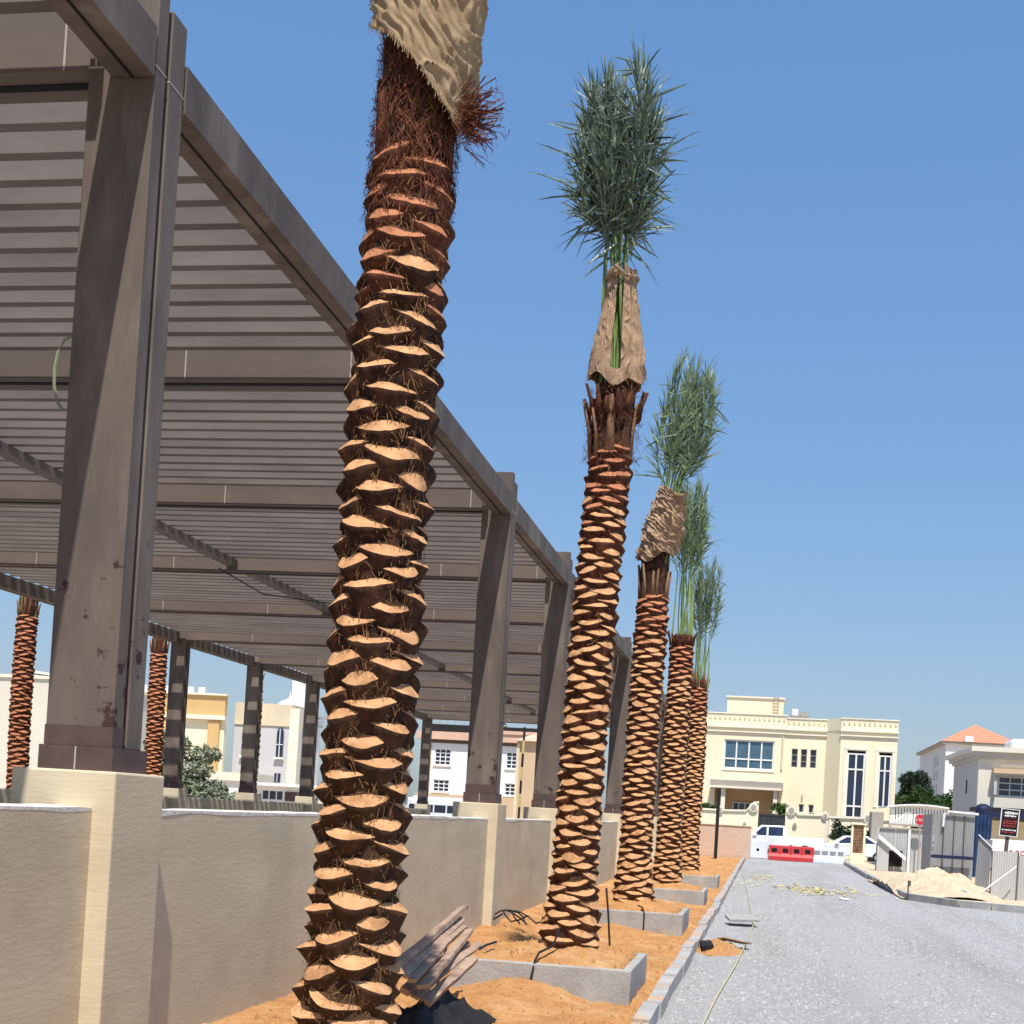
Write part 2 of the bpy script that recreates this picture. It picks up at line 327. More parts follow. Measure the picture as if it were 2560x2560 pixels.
xb = MB().box(XF+.2, XN-.2, -.155, .155, 5.57, 5.95).box(XF+.2, XN-.2, -.03, .03, 5.563, 5.575, 1).mesh('cross_beam', ['xbeam', 'void'])
xj = MB().box(-.006, .006, -.1565, -.15, 5.572, 5.948).mesh('joint', 'joint')
rp = random.Random(3)
for y in COLY:
    c = link('cross_beam', xb, perg); c.location = (0, y, 0)
    for x in (-4.02, -5.55+rp.uniform(-.2, .2), -7.4+rp.uniform(-.6, .6), -11.0+rp.uniform(-.6, .6), -13.2): link('joint', xj, c).location = (x, 0, 0)
slat = MB().box(XF+.06, XN-.06, -.05, .05, 0, .26).mesh('louvre_slat', 'louvre')
for y0, y1 in zip(COLY, COLY[1:]):
    for k in range(13):
        o = link('louvre_slat', slat, perg); o.location = (0, y0+.155+(k+.75)*(5.1-.31)/13.5, 5.765+rp.uniform(-.004, .004)); o.rotation_euler = (R(rp.uniform(-1.2, 1.2)), 0, R(rp.uniform(-.03, .03)))

# ================================================================== BOUNDARY WALLS
def bwall(name, xface, sgn, label, top, blk, ystart, yend):
    root = empty(name, (0, 0, 0), label, 'wall')
    xc = xface-sgn*.30
    pm = MB().box(-.30, .30, -.24, .345, -.05, blk).mesh('pier', 'stucco')
    for y in COLY:
        o = link('pier', pm, root); o.location = (xc, y, 0)
        b = o.modifiers.new('bevel', 'BEVEL'); b.width = .012; b.segments = 2
    ends = [(a+.345, b-.24) for a, b in zip(COLY, COLY[1:])]
    if yend > COLY[-1]+.5: ends.append((COLY[-1]+.345, yend))
    rr = random.Random(11)
    for a, b in ends:
        x0, x1 = sorted((xface-sgn*.12, xface-sgn*.34))
        bbox('wall_panel', x0, x1, a-.01, b+.01, -.05, top, 'stucco', root, bevel=.008)
        # rough skim of white plaster along the top edge
        n = int((b-a)/.07); vs = []; fs = []
        for i in range(n+1):
            y = a+(b-a)*i/n; e = .012*fb(y, 0, 4, 1.7, 3); hgt = top+.012+.022*max(0, fb(y, 3, 1, .8, 3)); ov = .001+.003*max(0, fb(y, 9, 2, 1.3, 3)); dr = .010+.03*max(0, fb(y, 5, 7, 1.1, 3))
            xo = xface-sgn*.12+sgn*ov; xi = xface-sgn*.33
            vs += [(xo, y, top-dr), (xo, y, hgt-.006), (xi, y, hgt), (xi, y, top-.01)]
        for i in range(n):
            for q in range(3): fs.append((i*4+q, i*4+q+1, (i+1)*4+q+1, (i+1)*4+q))
        m2 = MB(); m2.add(vs, fs); build('plaster_skim', m2, 'skim', root, smooth=False)
    return root
bwall('boundary_wall', -3.40, 1, 'beige plastered boundary wall with square piers between palms and pergola', 1.53, 1.735, -3, 63.4)
bwall('boundary_wall', -15.5, -1, 'striped shaded boundary wall on the far side of the pergola', 1.50, 1.735, -3, 58)
rw = empty('boundary_wall', (0, 0, 0), 'pinkish plain end wall closing the planting bed at the street corner', 'wall')
bbox('wall_panel', -3.62, -.62, 63.3, 63.55, -.05, 1.55, 'pink_plaster', rw, bevel=.01)
bbox('coping', -3.66, -.58, 63.26, 63.59, 1.55, 1.60, 'pink_plaster', rw, bevel=.01)

# ================================================================== PALMS
def boot_mesh(seed, w_=.168, p=.046, d=.038, low=.13, mats=('bark', 'cut'), Rt=.20):
    """Cut-off leaf base: local x = outwards, y = around the trunk, z = up. Pale slanting lens-shaped cut above, dark scaly face tucked in below."""
    r = random.Random(seed); mb = MB(); n = 12
    j1, j2, sk, pw = r.uniform(.75, 1.25), r.uniform(.8, 1.25), r.uniform(-.3, .3), r.uniform(1.0, 1.4)
    rows = [[] for _ in range(5)]
    for i in range(n+1):
        t = -1+2*i/n; ph = t*w_/Rt; y = Rt*math.sin(ph); curve = Rt*math.cos(ph)-Rt-.008*t*t; ts = t-sk*.3*(1-t*t); e = max(0, 1-ts*ts)**pw; jt = lambda k: r.uniform(-k, k)
        zt = .030*t*sk-.012*(1-e)*0+.010*abs(t)
        rows[0].append((curve+.003+.006*e+jt(.002), y, zt+.006*e*j2+.006*math.sin(t*5+seed)*e+jt(.0025)))
        rows[1].append((curve+.003+p*j1*e+jt(.0025), y, zt-d*j2*e+jt(.0025)))
        rows[2].append((curve+.000+p*.70*j1*e+jt(.003), y*.96, zt-d*j2*e-.014-.010*e+jt(.003)))
        rows[3].append((curve-.006+p*.22*j1*e+jt(.005), y*.80, zt-d*j2*e-.046-.02*e+jt(.006)))
        rows[4].append((curve*.6-.03, y*.6, -low-.03*e))
    k = n+1; vs = [v for q in rows for v in q]
    mb.add(vs, [(i, i+k, i+1+k, i+1) for i in range(n)], 1)
    face = [(q*k+i, (q+1)*k+i, (q+1)*k+i+1, q*k+i+1) for q in (1, 2, 3) for i in range(n)]
    mb.f += face; mb.m += [0]*len(face)
    ob = len(mb.v); mb.v += [(x-.05, y, z+.03) for x, y, z in rows[0]]; fb_ = [(i+1, i+1+ob, i+ob, i) for i in range(n)]; mb.f += fb_; mb.m += [0]*len(fb_)
    me = mb.mesh('leaf_base', list(mats)); me.polygons.foreach_set('use_smooth', [m_ == 0 for m_ in mb.m]); return me
BOOT = [boot_mesh(i) for i in range(7)]
BOOT_RED = [boot_mesh(20+i, w_=.185, p=.034, d=.032, mats=('bark_red', 'cut_red')) for i in range(5)]
BOOT_MIX = [boot_mesh(40+i, w_=.185, p=.046, d=.045, mats=('bark_red', 'cut')) for i in range(5)]
BOOT_THIN = [boot_mesh(60+i, p=.036, d=.040, low=.17, mats=('bark', 'cut')) for i in range(5)]

def frond_mesh(seed, Lp, L, bulge, r0, rt, m_leaf='leaf', n=64, blade=.40, wild=.10, flop=0.):
    """One tied-up date frond: stalk from z=0, bare up to Lp, blades up to L. Local x = outwards from the bundle."""
    r = random.Random(seed); mb = MB(); pts = []; K = 14; lean = r.uniform(-.25, .25)
    for i in range(K+1):
        t = i/K; z = L*t; s = max(0, (z-Lp*.8)/(L-Lp*.8))
        rad = r0+(rt-r0)*min(1, z/(Lp*.9)) if z < Lp*.9 else rt+bulge*math.sin(min(1, s*1.05)*math.pi)**.9*(1-.15*s)+.10*s*s+flop*max(0, (s-.55)/.45)**1.6
        pts.append(Vector((rad, lean*s*.35+.05*math.sin(z*2+seed), z-flop*.9*max(0, (s-.6)/.4)**2)))
    mb.tube(pts, [max(.004, .021*(1-.85*i/K)) for i in range(K+1)], 5, 1)
    def at(z):
        q = min(K-1, int(z/L*K)); f_ = z/L*K-q; return pts[q].lerp(pts[q+1], f_), (pts[q+1]-pts[q]).normalized()
    for i in range(n):
        z = Lp*.86+(L-Lp*.86)*((i+r.random())/n); p, d = at(min(z, L*.999))
        a = r.gauss(0, 1.15) if r.random() > .22 else r.uniform(-3.1, 3.1)
        side = Vector((math.cos(a), math.sin(a), 0))
        k = r.random(); tip = z/L
        el = r.gauss(.42, .20) if k > wild else r.uniform(.9, 2.1)
        l = blade*r.uniform(.65, 1.25)*(1.25 if k <= wild and tip < .75 else 1)*(1.0 if tip < .9 else .75); dr = (d*math.cos(el)+side*math.sin(el)).normalized()
        wv = dr.cross(Vector((r.uniform(-1, 1), r.uniform(-1, 1), r.uniform(-.4, 1)))).normalized()*r.uniform(.008, .0145)
        g = Vector((0, 0, -1))*r.uniform(.0, .16)*l*(1 if el < .9 else 1.4)
        cr = dr.cross(wv).normalized()*.006
        vs = []
        for t, ww in ((0, .55), (.35, 1), (.72, .75), (1, .04)):
            c = p+dr*(l*t)+g*t*t
            vs += [c-wv*ww, c+cr*ww, c+wv*ww]
        fs = [(q*3+e, q*3+e+1, q*3+e+4, q*3+e+3) for q in range(3) for e in range(2)]
        mb.add(vs, fs, 0)
    return mb.mesh('frond', [m_leaf, 'stalk'])

def ribbon_fibres(name, axis, n, z0, z1, rad, m_, parent, seed, wd=.0022, ln=(.05, .16), out=(.0, .035), az=None):
    r = random.Random(seed); mb = MB()
    for i in range(n):
        z = r.uniform(z0, z1); a = r.uniform(0, 6.283) if az is None else r.gauss(*az); cx, cy = axis(z); q = rad(z)*r.uniform(.98, 1.05)
        l = r.uniform(*ln); da = r.uniform(-.35, .35); o1 = r.uniform(*out); dz = r.uniform(-.7, 1)*l
        pts = []
        for t in (0, .4, .75, 1):
            aa = a+da*t*l/.1; rr = q+o1*t*(1+t)*.6
            pts.append(Vector((cx+rr*math.cos(aa), cy+rr*math.sin(aa), z+dz*t-.03*t*t)))
        up = Vector((-math.sin(a), math.cos(a), r.uniform(-.8, .8))).normalized()*wd
        vs = []
        for p in pts: vs += [p-up, p+up]
        mb.add(vs, [(0, 1, 3, 2), (2, 3, 5, 4), (4, 5, 7, 6)])
    o = build(name, mb, m_, parent); tag(o, kind='stuff'); return o

def hem_fray(parent, axis, z0f, radf, m_, seed, n=260):
    r = random.Random(seed); mb = MB()
    for i in range(n):
        a = r.uniform(0, 6.283); z = z0f(a)+.01; q = radf(a, z)+.012; cx, cy = axis(z); l = r.uniform(.012, .045); da = r.gauss(0, .03)
        p = Vector((cx+q*math.cos(a), cy+q*math.sin(a), z)); e = Vector((cx+q*math.cos(a+da)+r.gauss(0, .006), cy+q*math.sin(a+da)+r.gauss(0, .006), z-l)); sd = Vector((-math.sin(a), math.cos(a), 0))*.0014
        mb.add([p-sd, p+sd, e+sd, e-sd], [(0, 1, 2, 3)])
    tag(build('frayed_hem', mb, m_, parent), kind='stuff')
def wrap(parent, axis, z0f, z1f, radf, m_, seed, amp=.02, diag=1.0, name='burlap_wrap', zk=1.0, gap=None, label=None, nth=240, nz=150):
    """Sacking wound round the crown: hem heights z0f(a)..z1f(a), radius radf(a, z), creases modelled."""
    vs = []; fs = []
    for j in range(nz+1):
        t = j/nz
        for i in range(nth):
            a = 2*math.pi*i/nth; z = z0f(a)*(1-t)+z1f(a)*t; cx, cy = axis(z)
            ua = ((a-math.pi/2) % (2*math.pi))*.25; nn = fb(ua*3, z*3, seed, 1.2, 3)
            q = (z*zk+diag*ua*1.1)*19+nn*3.4; q2 = (z*.9*zk+diag*ua*1.5)*47+nn*5+seed; q3 = (z*zk+diag*ua*1.25)*120+nn*8
            cre = (1-abs(math.sin(q)))**3*(.8+1.1*fb(ua*4, z*4, seed+5, 1, 2))+.34*(1-abs(math.sin(q2)))**2*(1+fb(ua*6, z*6, seed+2, 1, 2))+.13*math.sin(q3)+.35*fb(ua*5, z*5, seed+9, 1, 4)
            r = radf(a, z)+amp*(cre-.3)+(.012*fb(a*6, 0, seed, 1, 3)+.008 if j == 0 else 0)
            vs.append((cx+r*math.cos(a), cy+r*math.sin(a), z))
    for j in range(nz):
        for i in range(nth):
            a = 2*math.pi*(i+.5)/nth
            if gap and gap(a, j/nz): continue
            fs.append((j*nth+i, j*nth+(i+1) % nth, (j+1)*nth+(i+1) % nth, (j+1)*nth+i))
    mb = MB(); mb.add(vs, fs); o = build(name, mb, m_, parent, smooth=True)
    s = o.modifiers.new('thickness', 'SOLIDIFY'); s.thickness = .007
    if label: o['label'] = label
    return o

def palm(loc, label, seed, r_base, r_mid, ztop, zt0, fronds, lean=(0, 0), boots=BOOT, top_boots=BOOT_RED, rise=.0187, bscale=1.0, zb=-.1,
         fib=600, group='date palms standing in the planters', crown_rot=(0, 0), red=False, twist=1, az0=0., big=1.0):
    root = empty('palm_tree', loc, label, 'palm', group)
    r = random.Random(seed)
    def axis(z):
        t = z/6.0; return (lean[0]*t+.02*math.sin(z*.9+seed), lean[1]*t+.015*math.sin(z*1.1+seed*2))
    def rad(z):
        return r_base+(r_mid-r_base)*sst(0, 1.0, z)
    n = 40; K = int((ztop-zb)/.06); vs = []; fs = []
    for j in range(K+1):
        z = zb+(ztop-zb)*j/K; cx, cy = axis(z)
        for i in range(n):
            a = 2*math.pi*i/n; q = rad(z)-.012+.030*fb(math.cos(a)*1.2, math.sin(a)*1.2, z*2+seed, 2.6, 4); vs.append((cx+q*math.cos(a), cy+q*math.sin(a), z))
    for j in range(K):
        for i in range(n): fs.append((j*n+i, j*n+(i+1) % n, (j+1)*n+(i+1) % n, (j+1)*n+i))
    fs.append(tuple(K*n+i for i in range(n)))
    mb = MB(); mb.add(vs, fs); build('trunk', mb, 'bark_red' if red else 'bark', root, smooth=True)
    k = 0; z = zb+.12
    while z < zt0 and k < 298:
        a = az0+twist*k*R(137.508)+r.gauss(0, .06); zz = z+r.gauss(0, .007); cx, cy = axis(zz); q = rad(zz)
        tt = zz/ztop
        pool = top_boots if (zt0-zz) < .55+r.uniform(-.2, .2) else boots
        o = link('leaf_base', r.choice(pool), root)
        o.location = (cx+q*math.cos(a), cy+q*math.sin(a), zz)
        o.rotation_euler = (R(r.gauss(0, 6)), R(r.gauss(0, 5)), a)
        s = bscale*r.uniform(.86, 1.14)*(q/.20)**.6; lb = 1+(big-1)*sst(1.7, .5, zz); rs_ = q/.20*r.uniform(.93, 1.05); o.scale = (rs_*lb, rs_*r.uniform(.96, 1.04), s*r.uniform(.85, 1.2))
        z += rise*r.uniform(.75, 1.25); k += 1
    if fib: ribbon_fibres('fibre', axis, fib, 0, ztop, lambda z: rad(z)+.012, 'fibre_red' if red else 'fibre', root, seed+1, wd=.0017 if fib > 1500 else .003, ln=(.03, .11), out=(-.012, .012))
    return root, axis, rad
def add_fronds(root, axis, zb, meshes, n, seed, tilt=.03, bend=0):
    r = random.Random(seed); cx, cy = axis(zb)
    for i in range(n):
        o = link('frond', meshes[i % len(meshes)], root); a = 2*math.pi*(i*.618)+r.uniform(-.2, .2)
        o.location = (cx, cy, zb+r.uniform(-.1, .1)); o.rotation_euler = (Matrix.Rotation(bend, 3, 'Y') @ Matrix.Rotation(r.uniform(-tilt, tilt), 3, 'X') @ Matrix.Rotation(r.uniform(-tilt, tilt), 3, 'Y') @ Matrix.Rotation(a, 3, 'Z')).to_euler(); s = r.uniform(.9, 1.06); o.scale = (r.uniform(.15, 1.1), r.uniform(.5, 1.1), s)
def spikes(root, axis, z, rad, n, seed, m_='sheath', L=(.10, .22), flare=.35, name='sheath_strip'):
    """Stiff torn strips of leaf sheath standing up round the top of the trunk."""
    r = random.Random(seed); cx, cy = axis(z)
    for i in range(n):
        a = 2*math.pi*i/n+r.uniform(-.2, .2); l = r.uniform(*L); w_ = r.uniform(.03, .075); fl = r.uniform(.3, 1)*flare; mb = MB(); rows = []
        vs = []
        for t in (0, .5, 1):
            q = rad+.012+fl*l*t*t*.7; ww = w_*(1-.65*t)
            for e in (-1, 0, 1): vs.append((cx+q*math.cos(a)-math.sin(a)*ww*e-.02*abs(e)*math.cos(a), cy+q*math.sin(a)+math.cos(a)*ww*e-.02*abs(e)*math.sin(a), z+l*t))
        mb.add(vs, [(q*3+e, q*3+e+1, q*3+e+4, q*3+e+3) for q in range(2) for e in range(2)])
        o = build(name, mb, m_, root, smooth=True); s = o.modifiers.new('thickness', 'SOLIDIFY'); s.thickness = .012

# --- palm 1: the tall near one, its crown wrapped in sacking
p1, ax1, rd1 = palm((PALM_X-.035, PALM_Y[0], .36), 'dark shaggy palm trunk with long pale cut stubs, crown in coarse sacking', 1, .215, .178, 5.0, 4.20, 0, lean=(.17, 0), boots=BOOT, top_boots=BOOT_RED, fib=6500, rise=.0205, az0=.7, big=1.15)
def rd_t(z): return rd1(z)
ribbon_fibres('fibre_collar', ax1, 2600, 3.95, 4.75, lambda z: .19, 'fibre_red', p1, 5, wd=.0022, ln=(.05, .16), out=(0, .022))
spikes(p1, ax1, 4.15, .182, 6, 8, 'bark_red', (.25, .5), .06)
tuft = MB(); rt = random.Random(9)
for i in range(190):
    b = Vector((ax1(4.3)[0]+.23+rt.uniform(-.02, .02), ax1(4.3)[1]-.08+rt.gauss(0, .05), 4.36+rt.gauss(0, .05))); l = rt.uniform(.07, .2); d = Vector((rt.uniform(.5, 1), rt.gauss(-.15, .3), rt.gauss(.0, .5))).normalized(); sd = Vector((rt.random()-.5, rt.random()-.5, rt.random()-.5)).normalized()*.0028
    e = b+d*l; f_ = e+Vector((rt.gauss(0, .02), rt.gauss(0, .02), -.03)); tuft.add([b-sd, b+sd, e+sd, e-sd, f_], [(0, 1, 2, 3), (3, 2, 4)])
tag(build('fibre_tuft', tuft, 'fibre_red', p1), kind='stuff')
hem1 = lambda a: 4.60+.27*math.cos(a-R(170))+.03*math.sin(3*a)
wrap(p1, ax1, hem1, lambda a: 6.25, lambda a, z: .258+.012*math.sin(2*a+z)-.075*sst(5.3, 6.2, z), 'burlap', 3, .030, .8, label='coarse beige sacking slipping down on one side')
hem_fray(p1, ax1, hem1, lambda a, z: .258+.012*math.sin(2*a+z), 'burlap', 4, 420)
tag(build('rope', MB().tube([(ax1(6.2)[0]+.19*math.cos(t*.4), ax1(6.2)[1]+.19*math.sin(t*.4), 6.18+.01*math.sin(t)) for t in range(17)], .012, 6), 'burlap', p1))
FR1 = [frond_mesh(100+i, 1.4, 2.3, .08, .12, .08) for i in range(5)]  # unseen crown, shaped short and narrow so its shadow clears the boards
add_fronds(p1, ax1, 4.9, FR1, 14, 12)

# --- palm 2
p2, ax2, rd2 = palm((PALM_X+.035, PALM_Y[1], .38), 'reddish palm with regular tan leaf stubs and sacking tied below its upright fronds', 2, .25, .188, 5.32, 4.72, 0, lean=(.19, 0), boots=BOOT_MIX, fib=1100, rise=.0178, bscale=1.02, az0=.2)
spikes(p2, ax2, 4.62, .20, 9, 18, 'sheath', (.35, .62), .25); spikes(p2, ax2, 5.0, .24, 14, 19, 'bark_red', (.14, .3), .5, 'sheath_strip')
ribbon_fibres('fibre_collar', ax2, 500, 4.55, 5.35, lambda z: .235, 'fibre_red', p2, 25, wd=.003, ln=(.06, .2), out=(0, .05))
ax2b = lambda z: (ax2(z)[0]-max(0, z-5.0)*.045, ax2(z)[1])
wrap(p2, ax2b, lambda a: 5.34+.05*math.sin(2*a+1)+.04*math.sin(5*a), lambda a: 6.42+.03*math.sin(3*a), lambda a, z: .245-.115*sst(5.35, 6.42, z)+.03*math.sin(2*a+.5)*sst(6.4, 5.5, z), 'burlap2', 6, .020, 1.3, zk=.12, gap=lambda a, t: abs(((a-R(272)+math.pi) % (2*math.pi))-math.pi) < .22 and t > .12, label='tan sacking open at the front, tied at the top')
tag(build('rope', MB().tube([(ax2b(6.3)[0]+.155*math.cos(t*.4), ax2b(6.3)[1]+.155*math.sin(t*.4), 6.33+.015*math.sin(t*1.3)) for t in range(17)], .016, 6).tube([(ax2b(6.3)[0]+.02, ax2b(6.3)[1]-.16, 6.34), (ax2b(6.3)[0]-.04, ax2b(6.3)[1]-.2, 6.38), (ax2b(6.3)[0]-.1, ax2b(6.3)[1]-.18, 6.33)], .018, 6), 'burlap2', p2))
FR2 = [frond_mesh(200+i, 2.1, 3.22, .25, .16, .085, blade=.44, n=84, wild=.26, flop=.06+.07*(i % 3)) for i in range(6)]
add_fronds(p2, ax2, 4.95, FR2, 30, 22, bend=R(-2.6))

# --- palm 3
p3, ax3, rd3 = palm((PALM_X-.06, PALM_Y[2], .36), 'palm with crumpled sacking round its head and leaning pale green fronds', 3, .27, .215, 5.35, 4.6, 0, lean=(.04, 0), boots=BOOT_MIX, fib=500, rise=.0165, az0=1.1)
spikes(p3, ax3, 4.55, .22, 11, 28, 'sheath', (.3, .6), .25)
wrap(p3, lambda z: (ax3(z)[0]+max(0, z-5.1)*math.tan(R(9)), ax3(z)[1]), lambda a: 5.22+.10*math.sin(a+.6)+.05*math.sin(4*a), lambda a: 6.16+.06*math.sin(2*a), lambda a, z: .285-.07*sst(5.6, 6.15, z), 'burlap2', 9, .06, .6, label='crumpled pinkish beige sacking')
FR3 = [frond_mesh(300+i, 1.6, 2.75, .20, .17, .12, 'leaf_light', blade=.40) for i in range(5)]
add_fronds(p3, ax3, 5.1, FR3, 22, 32, tilt=.05, bend=R(9))

# --- palms 4 and 5, and the row beyond the pergola
FR4 = [frond_mesh(400+i, 2.0, 3.2, .16, .20, .17, 'leaf_light', blade=.38) for i in range(5)]
p4, ax4, rd4 = palm((PALM_X-.03, PALM_Y[3], .36), 'palm with bare tall green stalks tied above a ragged brown collar', 4, .265, .215, 4.95, 4.75, 0, boots=BOOT_MIX, fib=300, rise=.0172, red=True, az0=.5)
spikes(p4, ax4, 4.75, .235, 13, 38, 'bark_red', (.16, .34), .6)
add_fronds(p4, ax4, 4.6, FR4, 24, 42)
p5, ax5, rd5 = palm((PALM_X-.02, PALM_Y[4], .36), 'slim palm with loose green fronds beside the end wall', 5, .255, .205, 4.85, 4.65, 0, boots=BOOT_MIX, fib=200, rise=.0175, red=True, az0=2.1)
spikes(p5, ax5, 4.65, .225, 11, 48, 'sheath', (.2, .5), .4)
add_fronds(p5, ax5, 4.4, FR4, 20, 52, tilt=.045)
FARP = [(28.2, 'far palm trunk seen between the columns beside the cream wall'), (35.0, 'far palm trunk beside the grey green shrub past the pergola'), (42.2, 'far palm trunk just behind a striped far column')]
src = None
for i, (y, lb) in enumerate(FARP):
    if src is None:
        src, axf, rdf = palm((-17.1, y, .05), lb, 7, .27, .215, 5.9, 5.5, 0, boots=BOOT_RED, fib=0, rise=.019, red=True, group='palms in the row beyond the pergola')
        spikes(src, axf, 5.5, .235, 9, 58, 'sheath', (.2, .4), .4); add_fronds(src, axf, 5.4, FR4, 14, 62); t = src
    else: t = copy_tree(src)
    t.location = (-17.1, y, .05); t['label'] = lb; t.rotation_euler.z = i*1.3

# ================================================================== PLANTERS
PL = ['concrete planter box round the trunk of the dark shaggy palm', 'stained concrete planter box with a sand heap against its front', 'concrete planter box of the palm with crumpled sacking', 'concrete planter box of the palm with bare tall green stalks', 'concrete planter box nearest the pinkish end wall']
for (x0, x1, y0, y1), lb in zip(PLANT, PL):
    root = empty('planter_box', ((x0+x1)/2, (y0+y1)/2, 0), lb, 'planter', 'concrete planters in the sand bed'); cx, cy = root.location[:2]
    for nm, a in (('front_panel', (x0, x1, y0-.04, y0+.04)), ('back_panel', (x0, x1, y1-.04, y1+.04)), ('side_panel', (x0-.04, x0+.04, y0+.042, y1-.042)), ('side_panel', (x1-.04, x1+.04, y0+.042, y1-.042))):
        e = .04 if nm in ('front_panel', 'back_panel') else 0
        bbox(nm, a[0]-cx-e, a[1]-cx+e, a[2]-cy, a[3]-cy, -.08, .345 if nm != 'side_panel' else .35, 'concrete', root, bevel=.012)

# ================================================================== BUILDINGS
def wall_open(x0, x1, z0, z1, y0, y1, ops, mb=None, mi=0):
    """Wall slab facing -y with real openings (a,b,c,d = x0,x1,z0,z1)."""
    mb = mb or MB(); xs = sorted({x0, x1}|{v for o in ops for v in o[:2]}); zs = sorted({z0, z1}|{v for o in ops for v in o[2:4]})
    for a, b in zip(xs, xs[1:]):
        for c, d in zip(zs, zs[1:]):
            if not any(o[0]-1e-6 <= a and b <= o[1]+1e-6 and o[2]-1e-6 <= c and d <= o[3]+1e-6 for o in ops): mb.box(a, b, y0, y1, c, d, mi)
    return mb
def window(parent, x0, x1, z0, z1, y, nx=2, nz=1, fr='white', gl='glass', bar=.06, zs=None, dep=.12, sill=None):
    mb = MB(); e = bar
    mb.box(x0, x1, y, y+dep, z0, z0+e).box(x0, x1, y, y+dep, z1-e, z1).box(x0, x0+e, y, y+dep, z0+e, z1-e).box(x1-e, x1, y, y+dep, z0+e, z1-e)
    xs = [x0+(x1-x0)*i/nx for i in range(nx+1)]; zl = zs or [z0+(z1-z0)*i/nz for i in range(nz+1)]
    for v in xs[1:-1]: mb.box(v-e/2, v+e/2, y+.01, y+dep, z0+e, z1-e)
    for v in zl[1:-1]: mb.box(x0+e, x1-e, y+.005, y+dep-.005, v-e/2, v+e/2)
    w_ = build('window', mb, fr, parent)
    for a, b in zip(xs, xs[1:]):
        for c, d in zip(zl, zl[1:]): bbox('pane', a+.01, b-.01, y+.06, y+.08, c+.01, d-.01, gl, w_)
    if sill: bbox('sill', x0-.08, x1+.08, y-.14, y+.05, z0-.12, z0-.002, sill, w_)
    return w_

# ---- cream villa straight ahead (facade faces the street, Y = 86)
V = empty('villa', (2, 86, 0), 'cream two storey villa with tall paired windows and a roof box', 'house'); V.location = (0, 0, 0); Y = 86
opsA = [(-2.85, .33, 5.2, 7.08), (-3.3, .75, 0, 3.92)]
build('left_wall', wall_open(-4.6, 1.02, 0, 7.9, Y-.25, Y+.15, opsA), 'cream', V)
opsB = [(1.44, 1.82, 5.5, 6.68), (2.02, 2.40, 5.5, 6.68), (2.61, 2.99, 5.5, 6.68), (2.05, 2.38, 2.62, 3.18), (2.66, 3.0, 2.62, 3.18)]
build('middle_wall', wall_open(1.02, 3.55, 0, 7.9, Y, Y+.3, opsB), 'cream', V)
build('chamfer_wall', MB().prism_z([(3.55, Y), (4.4, Y-1.3), (4.62, Y-1.2), (3.8, Y+.3)], 0, 7.9), 'cream', V)
opsC = [(4.85, 5.95, 2.45, 6.66), (6.78, 7.56, 3.2, 6.62)]
YB = Y-1.3
build('bay_wall', wall_open(4.4, 7.85, 0, 7.9, YB, YB+.3, opsC), 'cream', V)
build('side_wall', MB().box(7.6, 7.85, YB+.31, Y+12, 0, 7.9).box(-4.6, -4.35, Y+.16, Y+12, 0, 7.9).box(-4.3, 7.55, Y+11.7, Y+12, 0, 7.9), 'cream', V)
build('roof_slab', MB().prism_z([(-4.5, Y+.1), (3.6, Y+.2), (4.5, YB+.2), (7.7, YB+.2), (7.7, Y+11.8), (-4.5, Y+11.8)], 7.55, 7.75), 'cream_dark', V)
for i, (a, b, yy, zt) in enumerate([(-4.6, 1.02, Y-.25, 8.72), (1.02, 3.55, Y, 8.58), (4.4, 7.85, YB, 8.62)]):
    p = bbox('parapet', a, b, yy-.04, yy+.3, 7.9, zt, 'cream', V)
    bbox('cornice', a-.05, b+.05, yy-.16, yy-.041, 7.84, 7.96, 'cream_trim', p); bbox('cornice', a-.05, b+.05, yy-.12, yy-.041, 7.55, 7.64, 'cream_trim', p)
    mb = MB(); nn = int((b-a)/.30)
    for k in range(nn):
        xx = a+(k+.5)*(b-a)/nn; mb.box(xx-.05, xx+.05, yy-.085, yy-.041, zt-.33, zt-.14)
    build('frieze', mb, 'cream_dark', p)
    bbox('coping', a-.04, b+.04, yy-.1, yy+.34, zt, zt+.07, 'cream_trim', p)
build('parapet', MB().prism_z([(3.56, Y-.05), (4.38, YB-.04), (4.6, YB+.12), (3.8, Y+.2)], 7.9, 8.66), 'cream', V)
bbox('roof_box', -2.85, .78, Y+1.2, Y+4.5, 8.0, 9.92, 'cream', V); c = bbox('roof_box_coping', -2.92, .85, Y+1.1, Y+4.6, 9.92, 10.02, 'cream_trim', V)
bbox('roof_vent', -2.6, -1.9, Y+1.16, Y+1.199, 8.78, 8.92, 'void', V); bbox('roof_vent', -1.2, -.15, Y+1.16, Y+1.199, 8.72, 8.86, 'void', V)
mb = MB()
for k in range(7): mb.box(.15, .45, Y+1.1, Y+1.13, 8.75+k*.2, 8.79+k*.2)
mb.box(.12, .15, Y+1.1, Y+1.19, 8.6, 10.1).box(.45, .48, Y+1.1, Y+1.19, 8.6, 10.1); build('ladder', mb, 'pink_plaster', V)
tk = bbox('water_tank', 1.35, 1.75, Y+2, Y+2.4, 8.95, 9.4, 'white', V, bevel=.05)
mb = MB()
for xx in (1.3, 1.9, 2.4): mb.box(xx-.03, xx+.03, Y+1.9, Y+1.96, 7.75, 9.0); mb.box(xx-.03, xx+.03, Y+2.5, Y+2.56, 7.75, 9.0)
mb.box(1.25, 2.45, Y+1.9, Y+2.56, 8.90, 8.95); build('tank_stand', mb, 'grey_trim', V)
bbox('air_conditioner', 1.9, 2.3, Y+1.95, Y+2.4, 8.95, 9.25, 'grey_trim', V)
